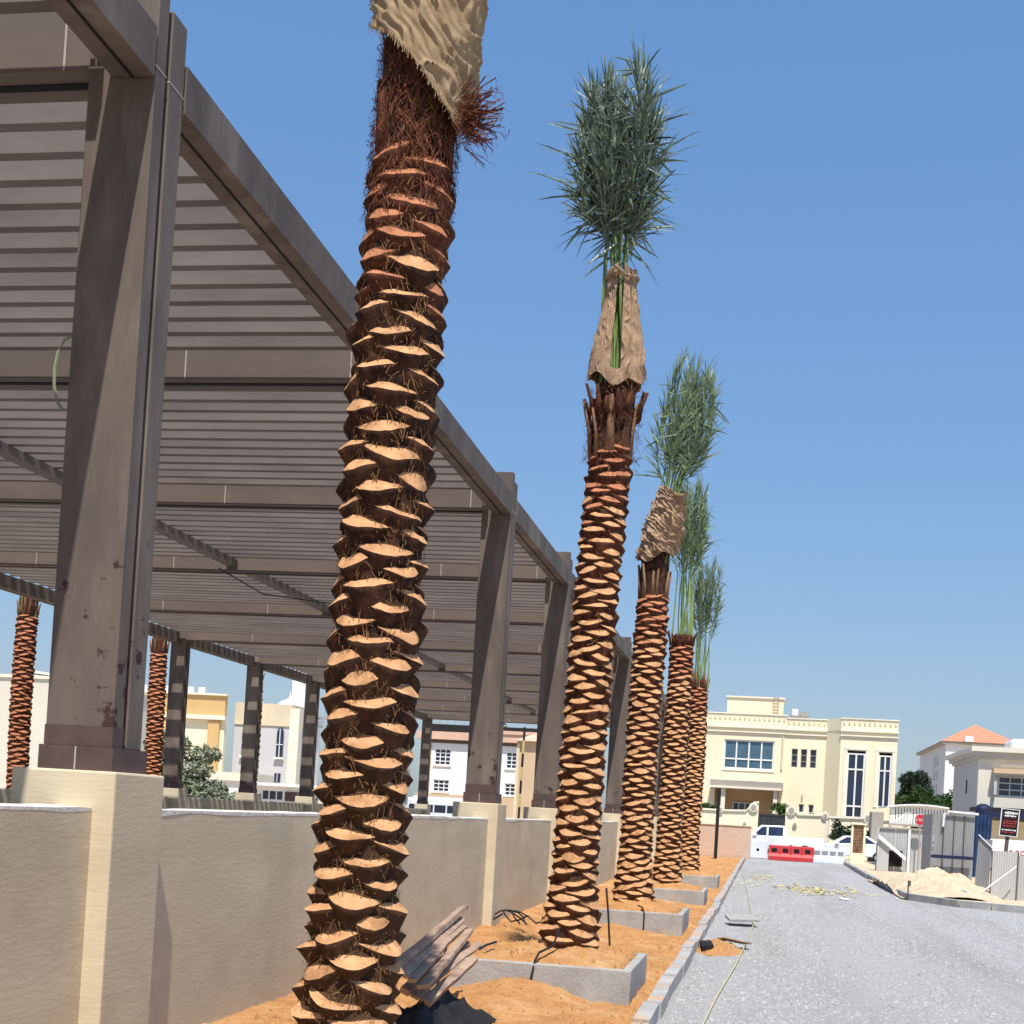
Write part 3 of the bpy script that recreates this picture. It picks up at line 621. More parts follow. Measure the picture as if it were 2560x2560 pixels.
window(V, -2.85, .33, 5.2, 7.08, Y-.16, 4, 1, 'white', 'glass', .09, zs=[5.2, 5.85, 7.08], sill='cream_trim')
for a, b, c, d in opsB[:3]: window(V, a, b, c, d, Y+.12, 1, 3, 'grey_trim', 'glass_dark', .04)
for a, b, c, d in opsB[3:]: window(V, a, b, c, d, Y+.1, 1, 1, 'white', 'glass_dark', .05)
window(V, 4.85, 5.95, 2.45, 6.52, YB+.05, 2, 3, 'white', 'glass_dark', .10, zs=[2.45, 3.2, 5.5, 6.52])
window(V, 6.78, 7.56, 3.2, 6.46, YB+.05, 2, 2, 'white', 'glass_dark', .09, zs=[3.2, 5.5, 6.46])
for a, b, c, d in opsC:
    bbox('window_surround', a-.22, a-.03, YB-.05, YB-.001, c, d+.05, 'cream_trim', V); bbox('window_surround', b+.03, b+.22, YB-.05, YB-.001, c, d+.05, 'cream_trim', V); bbox('window_surround', a-.22, b+.22, YB-.06, YB-.001, d+.06, d+.25, 'cream_trim', V)
pc = bbox('porch_canopy', -3.55, 1.0, Y-1.9, Y-.26, 3.92, 4.40, 'grey_trim', V); bbox('canopy_edge', -3.6, .9, Y-1.98, Y-1.901, 3.90, 4.02, 'cream_trim', pc)
for xx in (-2.7, .55): bbox('porch_column', xx-.13, xx+.13, Y-1.7, Y-1.44, 0, 3.91, 'cream_trim', V)
bbox('porch_back_wall', -3.4, .9, Y+1.5, Y+1.7, 0, 4.0, 'tan_wall', V); bbox('porch_ceiling', -3.4, .9, Y+.16, Y+1.49, 3.93, 4.05, 'cream_dark', V)
window(V, -2.15, -.95, 2.0, 3.1, Y+1.36, 3, 1, 'white', 'glass', .06)
bbox('wall_lamp', 2.2, 2.28, Y-.1, Y-.001, 3.45, 3.75, 'grey_trim', V); bbox('downpipe', .80, .90, Y-.36, Y-.27, 5.3, 7.4, 'cream_dark', V)

# ---- villa garden wall with rosettes and gate (Y = 80)
G = empty('garden_wall', (0, 0, 0), 'cream garden wall with curved coping and round rosettes before the villa', 'wall')
def gw(x0, x1, prof):
    pts = [(x0, -.03)]+prof+[(x1, -.03)]; pts = pts[::-1]
    w_ = build('wall_panel', MB().prism_y(pts[::-1], 80, 80.25), 'cream', G)
    mb = MB()
    for (a, b), (c, d) in zip(prof, prof[1:]): mb.prism_y([(a, b), (c, d), (c, d+.10), (a, b+.10)], 79.9, 80.32)
    build('coping', mb, 'cream_trim', w_); return w_
gw(-4.2, -.42, [(-4.2, 2.42), (-2.95, 2.40), (-2.7, 2.62), (-2.45, 2.40), (-1.15, 2.45), (-.72, 2.95), (-.42, 3.0)])
gw(1.18, 3.66, [(1.18, 3.0), (1.45, 2.92), (1.9, 2.40), (3.2, 2.42), (3.5, 2.62), (3.66, 2.45)])
gw(3.68, 8.4, [(3.68, 2.34), (5.62, 2.38), (5.95, 2.62), (6.25, 2.34), (7.6, 2.38), (8.1, 2.85), (8.4, 2.85)])
for x, z, r_ in ((-2.7, 2.48, .15), (-.72, 2.72, .2), (1.5, 2.66, .2), (3.48, 2.46, .15), (5.95, 2.44, .2), (8.12, 2.62, .22), (-1.2, 1.75, .08), (1.75, 1.85, .10)):
    o = build('rosette', MB().disc_y(x, z, r_*1.35, 79.86, 79.999, 1).disc_y(x, z, r_*.85, 79.83, 79.859, 0), ['grey_trim', 'cream_trim'], G)
for x in (1.22, 3.6, 3.78): bbox('pilaster', x-.05, x+.05, 79.93, 79.999, 0, 2.3, 'cream_trim', G)
g = empty('gate', (.38, 80.1, 0), 'dark metal gate in the cream garden wall', 'gate'); g.location = (0, 0, 0)
build('gate_frame', MB().box(-.42, -.34, 80.05, 80.15, 0, 2.36).box(1.10, 1.18, 80.05, 80.15, 0, 2.36).box(-.34, 1.10, 80.05, 80.15, 2.28, 2.36).box(.35, .41, 80.05, 80.15, 0, 2.28), 'gate', g)
for k in range(8):
    a = -.34+k*.18; bbox('gate_slat', a+.005, a+.175, 80.09, 80.12, .03, 2.27, 'gate', g)

# ---- right villa: corner at (10.5, 70)
RV = empty('villa', (0, 0, 0), 'off white villa with heavy moulded cornice and shaded grey flank', 'house')
op = [(11.55, 14.4, 3.85, 4.85)]
build('front_wall', wall_open(10.55, 26, 0, 5.7, 70, 70.3, op), 'offwhite', RV); bbox('side_wall', 10.55, 10.85, 70.301, 79, 0, 5.7, 'offwhite_shade', RV)
bbox('rear_wall', 10.86, 26, 78.7, 79, 0, 5.7, 'offwhite_shade', RV)
for k, (e, a, b) in enumerate(((.12, 5.70, 5.85), (.28, 5.851, 6.05), (.45, 6.051, 6.3))): bbox('cornice', 10.55-e, 26, 70-e, 79+e, a, b, 'offwhite_shade' if k != 2 else 'offwhite', RV)
window(RV, 11.55, 14.4, 3.85, 4.85, 70.05, 5, 3, 'white', 'glass_dark', .05)
hd = bbox('window_hood', 11.2, 14.9, 69.4, 69.999, 4.98, 5.22, 'tan_wall', RV); bbox('hood_shelf', 11.28, 14.9, 69.5, 69.998, 4.86, 4.978, 'offwhite_shade', hd)
build('hood_bracket', MB().prism_z([(11.28, 69.6), (11.42, 69.6), (11.42, 69.999), (11.28, 69.999)], 3.9, 4.85), 'offwhite_shade', RV)
bbox('wall_panel', 11.6, 16, 69.96, 69.999, 5.32, 5.5, 'cream_trim', RV)
bbox('wall_slot', 10.53, 10.549, 73.6, 74.0, 4.0, 4.75, 'void', RV)
bbox('water_tank', 12.4, 14.2, 72, 74, 6.3, 6.95, 'white', RV, bevel=.2)
aw = bbox('awning', 10.2, 18, 67.2, 69.99, 3.02, 3.2, 'black', RV); bbox('awning_valance', 10.2, 18, 67.15, 67.199, 2.7, 3.0, 'navy', aw); bbox('shop_front', 10.9, 18, 69.5, 69.99, 0, 2.6, 'cream', RV)

# ---- apartment block with red hipped roofs, far right
AB = empty('apartment_block', (0, 0, 0), 'tall pale apartment block with red tiled hip roof behind the villas', 'building')
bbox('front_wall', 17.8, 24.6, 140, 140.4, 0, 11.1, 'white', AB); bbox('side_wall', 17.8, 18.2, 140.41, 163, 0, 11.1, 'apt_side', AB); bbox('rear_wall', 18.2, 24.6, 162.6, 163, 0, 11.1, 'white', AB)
ev = bbox('eaves', 17.4, 25.0, 139.6, 163.4, 11.1, 11.35, 'grey_trim', AB)
build('roof', MB().add([(17.3, 139.5, 11.35), (25.1, 139.5, 11.35), (25.1, 150, 11.35), (17.3, 150, 11.35), (21.2, 144.5, 13.55)], [(0, 1, 4), (1, 2, 4), (2, 3, 4), (3, 0, 4)]), 'roof_red', AB)
build('roof', MB().add([(17.3, 150.01, 11.35), (25.1, 150.01, 11.35), (25.1, 163.5, 11.35), (17.3, 163.5, 11.35), (21.2, 153, 13.6), (21.2, 161, 13.6)], [(0, 1, 4), (1, 2, 5, 4), (2, 3, 5), (3, 0, 4, 5)]), 'roof_red', AB)
for z in (9.6, 8.1, 6.6, 5.1, 3.6):
    for yy in (146, 148.2): bbox('window', 17.76, 17.799, yy, yy+1.1, z-.5, z+.5, 'glass_dark', AB)
bbox('roof_tank', 19.5, 20.3, 139.0, 139.58, 11.36, 11.9, 'white', AB)

# ---- buildings beyond the pergola
YB_ = empty('villa', (0, 0, 0), 'yellow and ochre villa with arched windows seen under the pergola roof', 'house')
bbox('front_wall', -56, -42.95, 100, 100.4, 0, 7.75, 'cream', YB_); bbox('front_band', -56, -42.95, 99.9, 100.3, 7.76, 9.5, 'ochre', YB_); bbox('string_course', -56.2, -42.8, 99.6, 99.9, 7.55, 7.9, 'cream_trim', YB_); bbox('coping', -56.2, -42.8, 99.7, 100.5, 9.5, 9.65, 'cream_trim', YB_)
for a, b in ((-48.4, -47.2), (-44.25, -43.3), (-52, -51)): bbox('pilaster', a, b, 99.75, 99.999, 0, 7.5, 'ochre', YB_)
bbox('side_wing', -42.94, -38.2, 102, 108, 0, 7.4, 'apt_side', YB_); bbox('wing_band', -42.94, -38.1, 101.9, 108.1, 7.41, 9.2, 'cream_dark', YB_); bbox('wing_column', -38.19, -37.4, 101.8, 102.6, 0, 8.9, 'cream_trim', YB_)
for x in (-41.9, -38.95):
    pts = [(x-.28, 4.9), (x+.28, 4.9)]+[(x+.28*math.cos(t*math.pi/8), 6.8+.5*math.sin(t*math.pi/8)) for t in range(9)]
    wn = build('window', MB().prism_y(pts, 101.86, 101.95), 'glass_dark', YB_); bbox('mullion', x-.03, x+.03, 101.8, 101.86, 4.9, 7.2, 'white', wn); bbox('mullion', x-.28, x+.28, 101.8, 101.858, 5.9, 5.96, 'white', wn); bbox('sill', x-.4, x+.4, 101.7, 101.9, 4.75, 4.898, 'white', wn)
    wn = bbox('window', x-.3, x+.2, 101.9, 101.99, 2.9, 3.6, 'glass_dark', YB_); bbox('mullion', x-.07, x-.03, 101.86, 101.899, 2.9, 3.6, 'white', wn)
WH = empty('house', (0, 0, 0), 'white crenellated roofline behind the yellow villa', 'house')
bbox('wall', -62, -54, 121, 125, 0, 11.3, 'white', WH)
for k in range(7): bbox('merlon', -62+k*1.2, -61.3+k*1.2, 120.8, 121.2, 11.3, 11.9, 'white', WH)
MQ = empty('mosque', (0, 0, 0), 'white mosque with a pointed dome and square minaret base', 'mosque')
bbox('hall', -52.6, -49.2, 132, 140, 0, 10.9, 'white', MQ); bbox('tower', -49.4, -46.5, 130, 133, 0, 9.2, 'white', MQ)
for k in range(3): bbox('tower_cornice', -49.6-.1*k, -46.3+.1*k, 129.8-.1*k, 133.2, 9.21+.45*k, 9.5+.45*k, 'apt_side' if k != 1 else 'white', MQ)
bbox('tower_top', -48.9, -47.0, 130.4, 132.6, 10.41, 16, 'white', MQ)
mb = MB(); prof = [(1.35, 10.9), (1.38, 11.2), (1.25, 11.55), (.95, 11.85), (.5, 12.05), (.15, 12.2), (.05, 12.6), (.02, 13.1)]; n_ = 24; vs = [(-50.4+r_*math.cos(2*math.pi*i/n_), 134+r_*math.sin(2*math.pi*i/n_), z) for r_, z in prof for i in range(n_)]
mb.add(vs, [(j*n_+i, j*n_+(i+1) % n_, (j+1)*n_+(i+1) % n_, (j+1)*n_+i) for j in range(len(prof)-1) for i in range(n_)]); build('dome', mb, 'white', MQ, smooth=True)
bbox('lower_annex', -49.6, -46.8, 128, 129.9, 0, 4.5, 'ochre', MQ)
AN = empty('annex', (0, 0, 0), 'low white flat roofed annex beside the striped far columns', 'building'); bbox('wall', -33, -28.4, 70, 73, 0, 2.44, 'white', AN); bbox('roof_slab', -33.2, -28.2, 69.8, 73.2, 2.441, 2.9, 'cream_trim', AN)
SH = empty('shop_kiosk', (0, 0, 0), 'white kiosk with dark window band below the pergola roof', 'kiosk'); build('wall', wall_open(-24.2, -21, 0, 2.18, 60, 60.2, [(-23.7, -22.6, 1.5, 2.0)]), 'white', SH); bbox('roof_slab', -24.4, -20.8, 59.6, 63, 2.181, 2.32, 'white', SH); window(SH, -23.7, -22.6, 1.5, 2.0, 60.03, 3, 1, 'white', 'glass_dark', .05); bbox('red_sign', -22.5, -21.9, 59.93, 59.999, 1.5, 1.95, 'tile', SH)
CW = empty('house', (0, 0, 0), 'plain cream walled house at the far left beyond the pergola', 'house'); bbox('wall', -44, -33.6, 60, 68, 0, 6.8, 'offwhite', CW); bbox('coping', -44.1, -33.5, 59.9, 68.1, 6.8, 6.95, 'cream_trim', CW); bbox('pilaster', -34.1, -33.55, 59.85, 59.999, 0, 6.79, 'tan_wall', CW)
build('roof_canopy', MB().prism_y([(-37.5, 7.25), (-35.2, 7.05), (-35.2, 7.15), (-37.5, 7.42)], 61, 64).box(-37.3, -37.2, 62, 62.1, 6.9, 7.3).box(-35.5, -35.4, 62, 62.1, 6.9, 7.1), 'offwhite', CW)
# two storey white building behind the wall
B2 = empty('house', (0, 0, 0), 'white two storey house with pinkish cornice and barred square windows', 'house')
w2 = [(a, a+1.15, c, d) for a in (-23.0, -17.9) for c, d in ((2.72, 3.55), (4.58, 5.72))]
build('front_wall', wall_open(-24.0, -15.5, 0, 6.35, 90, 90.3, w2), 'white', B2); bbox('side_wall', -24.0, -23.7, 90.31, 98, 0, 6.35, 'white', B2)
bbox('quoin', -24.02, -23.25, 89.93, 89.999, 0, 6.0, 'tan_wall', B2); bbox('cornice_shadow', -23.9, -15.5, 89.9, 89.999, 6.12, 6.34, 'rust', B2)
bbox('cornice', -24.3, -15.4, 89.6, 98.2, 6.36, 6.9, 'tile_edge', B2); bbox('roof_screen', -24.1, -15.6, 90.2, 90.4, 6.91, 7.45, 'black', B2); bbox('parapet', -18.4, -15.4, 89.5, 90.0, 6.91, 7.15, 'tile_edge', B2)
bbox('ground_band', -24.2, -15.5, 89.8, 89.999, 0, 2.55, 'tan_wall', B2)
for a, b, c, d in w2: window(B2, a, b, c, d, 90.06, 3, 3 if d-c < 1 else 4, 'white', 'glass_dark', .06, sill='offwhite')
mb = MB()
for k in range(6): mb.box(-23.6+k*.55, -23.57+k*.55, 91, 91.03, 6.9, 7.85)
mb.box(-23.6, -20.8, 91, 91.03, 7.8, 7.86); build('roof_rail', mb, 'grey_trim', B2)
TW = empty('house', (0, 0, 0), 'plain tan building end standing behind a square pergola column', 'house'); bbox('wall', -13.35, -9.5, 70, 76, 0, 5.45, 'tan_wall', TW); bbox('side_strip', -13.36, -13.2, 69.9, 69.999, 0, 5.3, 'cream_dark', TW); build('roof', MB().add([(-13.5, 69.7, 5.45), (-9.3, 69.7, 5.45), (-9.3, 76.2, 5.45), (-13.5, 76.2, 5.45), (-11.4, 73, 6.6)], [(0, 1, 4), (1, 2, 4), (2, 3, 4), (3, 0, 4), (0, 3, 2, 1)]), 'tile_edge', TW)
pl = empty('striped_pole', (-11.3, 60.5, 0), 'thin black and yellow striped pole beside the tan building', 'pole')
for k in range(9): build('stripe', MB().tube([(.006*k, 0, k*.62), (.006*(k+1), 0, (k+1)*.62)], .055, 8), 'black' if k % 2 == 0 else 'yellow', pl)
tag(build('cable_bundle', MB().tube([(-9.3, 21, 5.45), (-8.9, 22, 5.2), (-8.0, 24, 5.35), (-7.6, 26, 5.5)], .012, 5), 'tube'), 'thin dark cable hanging below the pergola roof', 'cable')
tag(build('hose_loop', MB().tube([(-4.15+.09*math.cos(t*.5), 7.1, 4.05+.22*math.sin(t*.5)) for t in range(12)], .009, 5), 'greysage'), 'pale green cable loop hanging behind the scratched column', 'cable')

# ================================================================== RIGHT-HAND SITE
def corrug(x0, x1, z0, z1, y, pitch=.09, dep=.03, M=None):
    n = max(2, int((x1-x0)/pitch*2)); vs = []; mb = MB()
    for i in range(n+1):
        x = x0+(x1-x0)*i/n; yy = y+(dep if i % 2 else 0)
        vs += [Vector((x, yy, z0)), Vector((x, yy, z1)), Vector((x, yy+.012, z0)), Vector((x, yy+.012, z1))]
    if M is not None: vs = [M @ v for v in vs]
    fs = []
    for i in range(n): a = i*4; fs += [(a, a+4, a+5, a+1), (a+2, a+3, a+7, a+6)]
    mb.add(vs, fs); return mb
# pale corrugated fence with a raking beam and a gap under it
WF = empty('site_fence', (0, 0, 0), 'pale corrugated sheet fence with a slanting white beam behind the sand', 'fence')
for a, b, z0 in ((4.62, 5.30, .1), (5.31, 5.84, .1), (5.88, 7.2, .1)): build('sheet', corrug(a, b, z0, 1.84, 56), 'sheet_light', WF)
bbox('post', 5.80, 5.90, 55.9, 55.99, .05, 1.82, 'white_metal', WF); bbox('post', 4.55, 4.64, 55.9, 56, .05, 1.85, 'sheet_light', WF); bbox('top_rail', 4.55, 7.2, 55.93, 55.99, 1.84, 1.90, 'grey_trim', WF)
build('raking_beam', MB().prism_y([(4.60, 1.42), (5.72, .55), (5.72, .72), (4.60, 1.60)], 55.6, 55.72), 'white_metal', WF); bbox('gap', 5.02, 5.6, 55.84, 55.88, .3, .95, 'void', WF)
build('lower_sheet', MB().prism_y([(4.58, .1), (5.05, .1), (5.05, 1.05), (4.58, 1.4)], 55.74, 55.8), 'sheet_light', WF)
bn = tag(build('site_bin', MB().prism_y([(6.12, .09), (6.62, .09), (6.72, 1.25), (6.06, 1.25)], 52.4, 52.9), 'sheet_grey'), 'grey tapered waste bin with dark lid arm by the tall grey panels', 'bin')
build('lid_arm', MB().tube([(-.1+6.2, 52.3, 1.42), (6.45, 52.3, 1.36), (6.62, 52.3, 1.25), (6.55, 52.3, .8), (6.42, 52.3, .35)], .05, 6), 'black', bn)
# carport with slatted gable
CPT = empty('carport', (0, 0, 0), 'white slatted carport with a low arched roof before the villas', 'carport')
arch = lambda x: 2.86+.15*(1-((x-7.2)/1.6)**2)
for k in range(20):
    x = 5.75+k*.135; bbox('slat', x, x+.10, 64, 64.04, 2.12, arch(x)-.03, 'white', CPT)
vs = [(5.6+.2*i, arch(5.6+.2*i)) for i in range(15)]
build('roof_sheet', MB().prism_y(vs+[(x, z+.07) for x, z in vs[::-1]], 63.8, 69), 'white', CPT); bbox('beam', 5.7, 8.5, 63.93, 63.99, 2.02, 2.12, 'grey_trim', CPT)
for x in (5.8, 8.3): bbox('post', x-.06, x+.06, 64.05, 64.17, -.03, 2.9, 'white', CPT)
tag(bbox('site_cabin', 5.72, 6.35, 74.2, 76, -.03, 2.78, 'grey_trim', bevel=.03), 'grey box cabin just left of the carport roof', 'cabin')
# stop sign
ST = empty('stop_sign', (6.2, 55.5, 0), 'round red stop sign on a post over the pale fence', 'sign'); n_ = 8
build('plate', MB().prism_y([(.245*math.cos(R(22.5+45*i)), 2.27+.245*math.sin(R(22.5+45*i))) for i in range(8)], 0, .02), 'white', ST)
build('face', MB().prism_y([(.225*math.cos(R(22.5+45*i)), 2.27+.225*math.sin(R(22.5+45*i))) for i in range(8)], -.012, -.001), 'sign_red', ST)
build('post', MB().tube([(0, .05, .09), (0, .05, 2.4)], .03, 8), 'grey_trim', ST)
def lettering(txt, size, m_, parent, loc, rot=(math.pi/2, 0, 0), name='lettering', ext=.003):
    cu = bpy.data.curves.new(name, 'FONT'); cu.body = txt; cu.size = size; cu.align_x = 'CENTER'; cu.align_y = 'CENTER'; cu.extrude = ext
    t = bpy.data.objects.new('tmp', cu); me = bpy.data.meshes.new_from_object(t); bpy.data.objects.remove(t); me.materials.append(MT[m_])
    o = link(name, me, parent); o.location = loc; o.rotation_euler = rot; return o
for i_, ch in enumerate('STOP'): lettering(ch, .15, 'white', ST, (-.15+.1*i_, -.018, 2.25), name='letter')
# tall grey hoarding
HD = empty('hoarding', (0, 0, 0), 'tall grey sheet hoarding with a white pipe along its top', 'hoarding')
for a, b in ((6.08, 6.42), (6.43, 6.78), (6.79, 7.14), (7.15, 7.5)): build('panel', corrug(a, b, .08, 2.46, 50, .07, .018), 'sheet_grey', HD)
for x in (6.425, 6.785, 7.145): bbox('stud', x-.015, x+.015, 49.95, 49.995, .08, 2.44, 'rust', HD)
build('top_pipe', MB().tube([(6.38, 49.9, .1+1.9), (6.40, 49.9, 2.45), (6.55, 49.9, 2.55), (7.6, 49.9, 2.51)], .045, 8), 'white_metal', HD); bbox('foot_rail', 6.0, 7.45, 49.7, 49.8, .85, .97, 'navy', HD)
build('side_panel', MB().box(6.02, 6.06, 50.05, 53, .08, 2.44), 'sheet_grey', HD)
bt = tag(build('blue_sheeting', corrug(8.2, 8.9, .09, 2.62, 55, .13, .09), 'blue'), 'blue pleated sheeting hung beside the grey hoarding', 'sheeting')
tag(build('blue_tank', MB().tube([(9.36, 60.3, .09), (9.36, 60.3, 2.95), (9.36, 60.3, 3.1), (9.36, 60.3, 3.17)], [.33, .33, .26, .1], 16), 'navy', smooth=False), 'dark blue round tank standing below the black awning', 'tank')
# leaning and front panels
LP = tag(build('low_barrier_sheet', corrug(-.36, .0, 0, 1.55, 0, .06, .016), 'sheet_grey'), 'grey ribbed barrier sheet leaning beside the sand heap', 'barrier', 'low grey barrier sheets'); LP.location = (5.96, 36.9, .08); LP.rotation_euler = (R(4), R(2), R(-8))
build('edge_tube', MB().tube([(-.37, -.02, 1.66), (.03, -.02, 1.32)], .02, 6), 'white_metal', LP)
for i, (a, b, t) in enumerate(((5.90, 6.52, 1.27), (6.55, 7.25, 1.18), (7.28, 8.1, 1.2))):
    o = tag(build('low_barrier_sheet', corrug(0, b-a, 0, t, 0, .06, .014), 'sheet_light'), ['low grey barrier sheet behind the leaning black sign post', 'low grey barrier sheet with a white raking brace against it', 'low grey barrier sheet under the red lettered board'][i], 'barrier', 'low grey barrier sheets'); o.location = (a, 36.1+.1*i, .08); o.rotation_euler = (R(3), 0, R(-3))
    build('panel_frame', MB().box(-.03, 0, -.02, .03, 0, t).box(b-a, b-a+.03, -.02, .03, 0, t), 'rust', o)
tag(build('brace_pole', MB().tube([(5.35, 35.4, .09), (6.45, 35.75, .98)], .02, 6), 'white_metal'), 'white raking pole braced against the low grey panels', 'pole')
tag(build('brace_pole', MB().tube([(5.05, 35.3, .35), (5.50, 35.5, .09)], .025, 6), 'white_metal'), 'short white pole lying at the foot of the leaning panel', 'pole')
SG = empty('notice_sign', (6.36, 37.2, .05), 'black notice board with white and red lettering on a tilted post', 'sign'); SG.rotation_euler = (0, R(3), 0)
build('post', MB().box(-.045, .045, .02, .1, 0, 1.9), 'rust', SG); fr_ = build('board', MB().box(-.215, .215, -.02, .018, 1.72, 2.42), 'sign_black', SG)
build('board_frame', MB().box(-.24, -.216, -.03, .02, 1.70, 2.44).box(.216, .24, -.03, .02, 1.70, 2.44).box(-.216, .216, -.03, .02, 2.421, 2.44).box(-.216, .216, -.03, .02, 1.70, 1.719), 'white_metal', SG)
rs = random.Random(6); mb = MB()
for row, (z, h, mi) in enumerate(((2.30, .07, 0), (2.23, .05, 0), (2.10, .03, 1), (2.04, .03, 1), (1.97, .03, 1), (1.86, .035, 0), (1.80, .025, 1))):
    x = -.18+rs.uniform(0, .05)
    while x < .16:
        l = rs.uniform(.02, .06); mb.box(x, min(.19, x+l), -.026, -.021, z+rs.uniform(-.008, .008), z+h*rs.uniform(.7, 1), mi); x += l+rs.uniform(.008, .02)
tag(build('lettering', mb, ['white', 'red_letter'], SG), kind='stuff')
WB = empty('sign_board', (0, 0, 0), 'white board with red letters behind the low grey panels', 'sign'); bbox('board', 7.1, 9.2, 44, 44.05, .75, 1.66, 'white', WB); bbox('leg', 7.3, 7.37, 44.06, 44.12, .08, .8, 'grey_trim', WB); bbox('leg', 8.8, 8.87, 44.06, 44.12, .08, .8, 'grey_trim', WB); [lettering(ch, .34, 'red_letter', WB, (7.75+.18*i_, 43.99, 1.28), name='letter') for i_, ch in enumerate('aco')]
bpst = tag(build('steel_post', MB().box(-.075, .075, -.05, .05, -.1, 3.12), 'black'), 'tall dark square post rising from the sand before the end wall', 'post'); bpst.location = (-2.10, 59.6, .05)
tag(build('marker_stake', MB().tube([(3.60, 34.1, -.02), (3.60, 34.1, .42)], .018, 6).tube([(3.62, 34.1, .36), (3.62, 34.1, .50)], .04, 6), 'rust'), 'short rusty stake with dark cap at the kerb corner', 'stake')
# heap of pale sand behind the right kerb
def heap(x, y):
    u = (x-4.95)/1.7; v = (y-40.0)/6.0; d = math.hypot(u, v)
    return max(-.05, (1-d**2.2)*.40+.30*fb(x, y, 2, .9, 5)*max(0, 1.1-d)+.16*abs(fb(x, y, 7, 2.2, 4))*max(0, 1.15-d))+.09
SP = heightfield('sand_heap', 3.5, 6.6, 34.4, 46.2, .07, .12, heap, 'pale_sand', smooth=False); tag(SP, 'lumpy pale sand heap behind the right hand kerb', 'sand heap')
# shelf-sided pillar sign
PS = empty('pillar_sign', (4.5, 66.0, -.03), 'cream pillar sign with a dark slatted panel at the road end', 'sign')
build('pillar', MB().box(-.34, -.24, 0, .25, 0, 2.0).box(.24, .34, 0, .25, 0, 2.0).box(-.24, .24, .10, .25, 0, 2.0).box(-.24, .24, 0, .10, 0, .62), 'cream', PS); bbox('cap', -.4, .4, -.06, .31, 2.0, 2.08, 'cream_trim', PS)
for k in range(9): bbox('slat', -.235, .235, .04, .095, .64+k*.15, .76+k*.15, 'sheath', PS)
# water barriers
def barrier(loc, rz, m_, label, L=2.1, group='plastic water barriers across the road end'):
    root = empty('water_barrier', loc, label, 'barrier', group); root.rotation_euler.z = rz
    prof = [(-.26, 0), (.26, 0), (.26, .20), (.16, .34), (.11, .74), (-.11, .74), (-.16, .34), (-.26, .20)]
    mb = MB(); n = len(prof); h = L/2
    mb.add([(-h, y, z) for y, z in prof]+[(h, y, z) for y, z in prof], [tuple(range(n)), tuple(range(2*n-1, n-1, -1))]+[(i, i+n, (i+1) % n+n, (i+1) % n) for i in range(n)])
    build('body', mb, m_, root, bevel=.02)
    for k in range(4):
        x = -h+L*(k+.5)/4; build('hand_hole', MB().box(x-.13, x+.13, -.175, -.10, .42, .60), 'void' if m_ == 'red_plastic' else 'sheet_grey', root)
        build('rib', MB().box(x+L/8-.03, x+L/8+.03, -.20, -.12, .22, .70), m_, root)
    build('filler_cap', MB().tube([(0, 0, .74), (0, 0, .79)], .07, 10), m_, root)
    return root
barrier((1.32, 66.0, 0), R(2), 'red_plastic', 'red plastic water barrier across the road end', 2.15)
barrier((3.15, 66.2, 0), R(-4), 'pale_plastic', 'white plastic water barrier between red barrier and kerb', 1.5)
wbb = tag(build('water_drum', MB().box(-.66, .2, 0, .6, 0, .98), 'pale_plastic', bevel=.06), 'square white plastic tank with a round black hole by the end wall', 'tank'); wbb.location = (0, 66.6, 0)
build('hole', MB().disc_y(-.28, .45, .075, -.004, .01, 0), 'void', wbb)
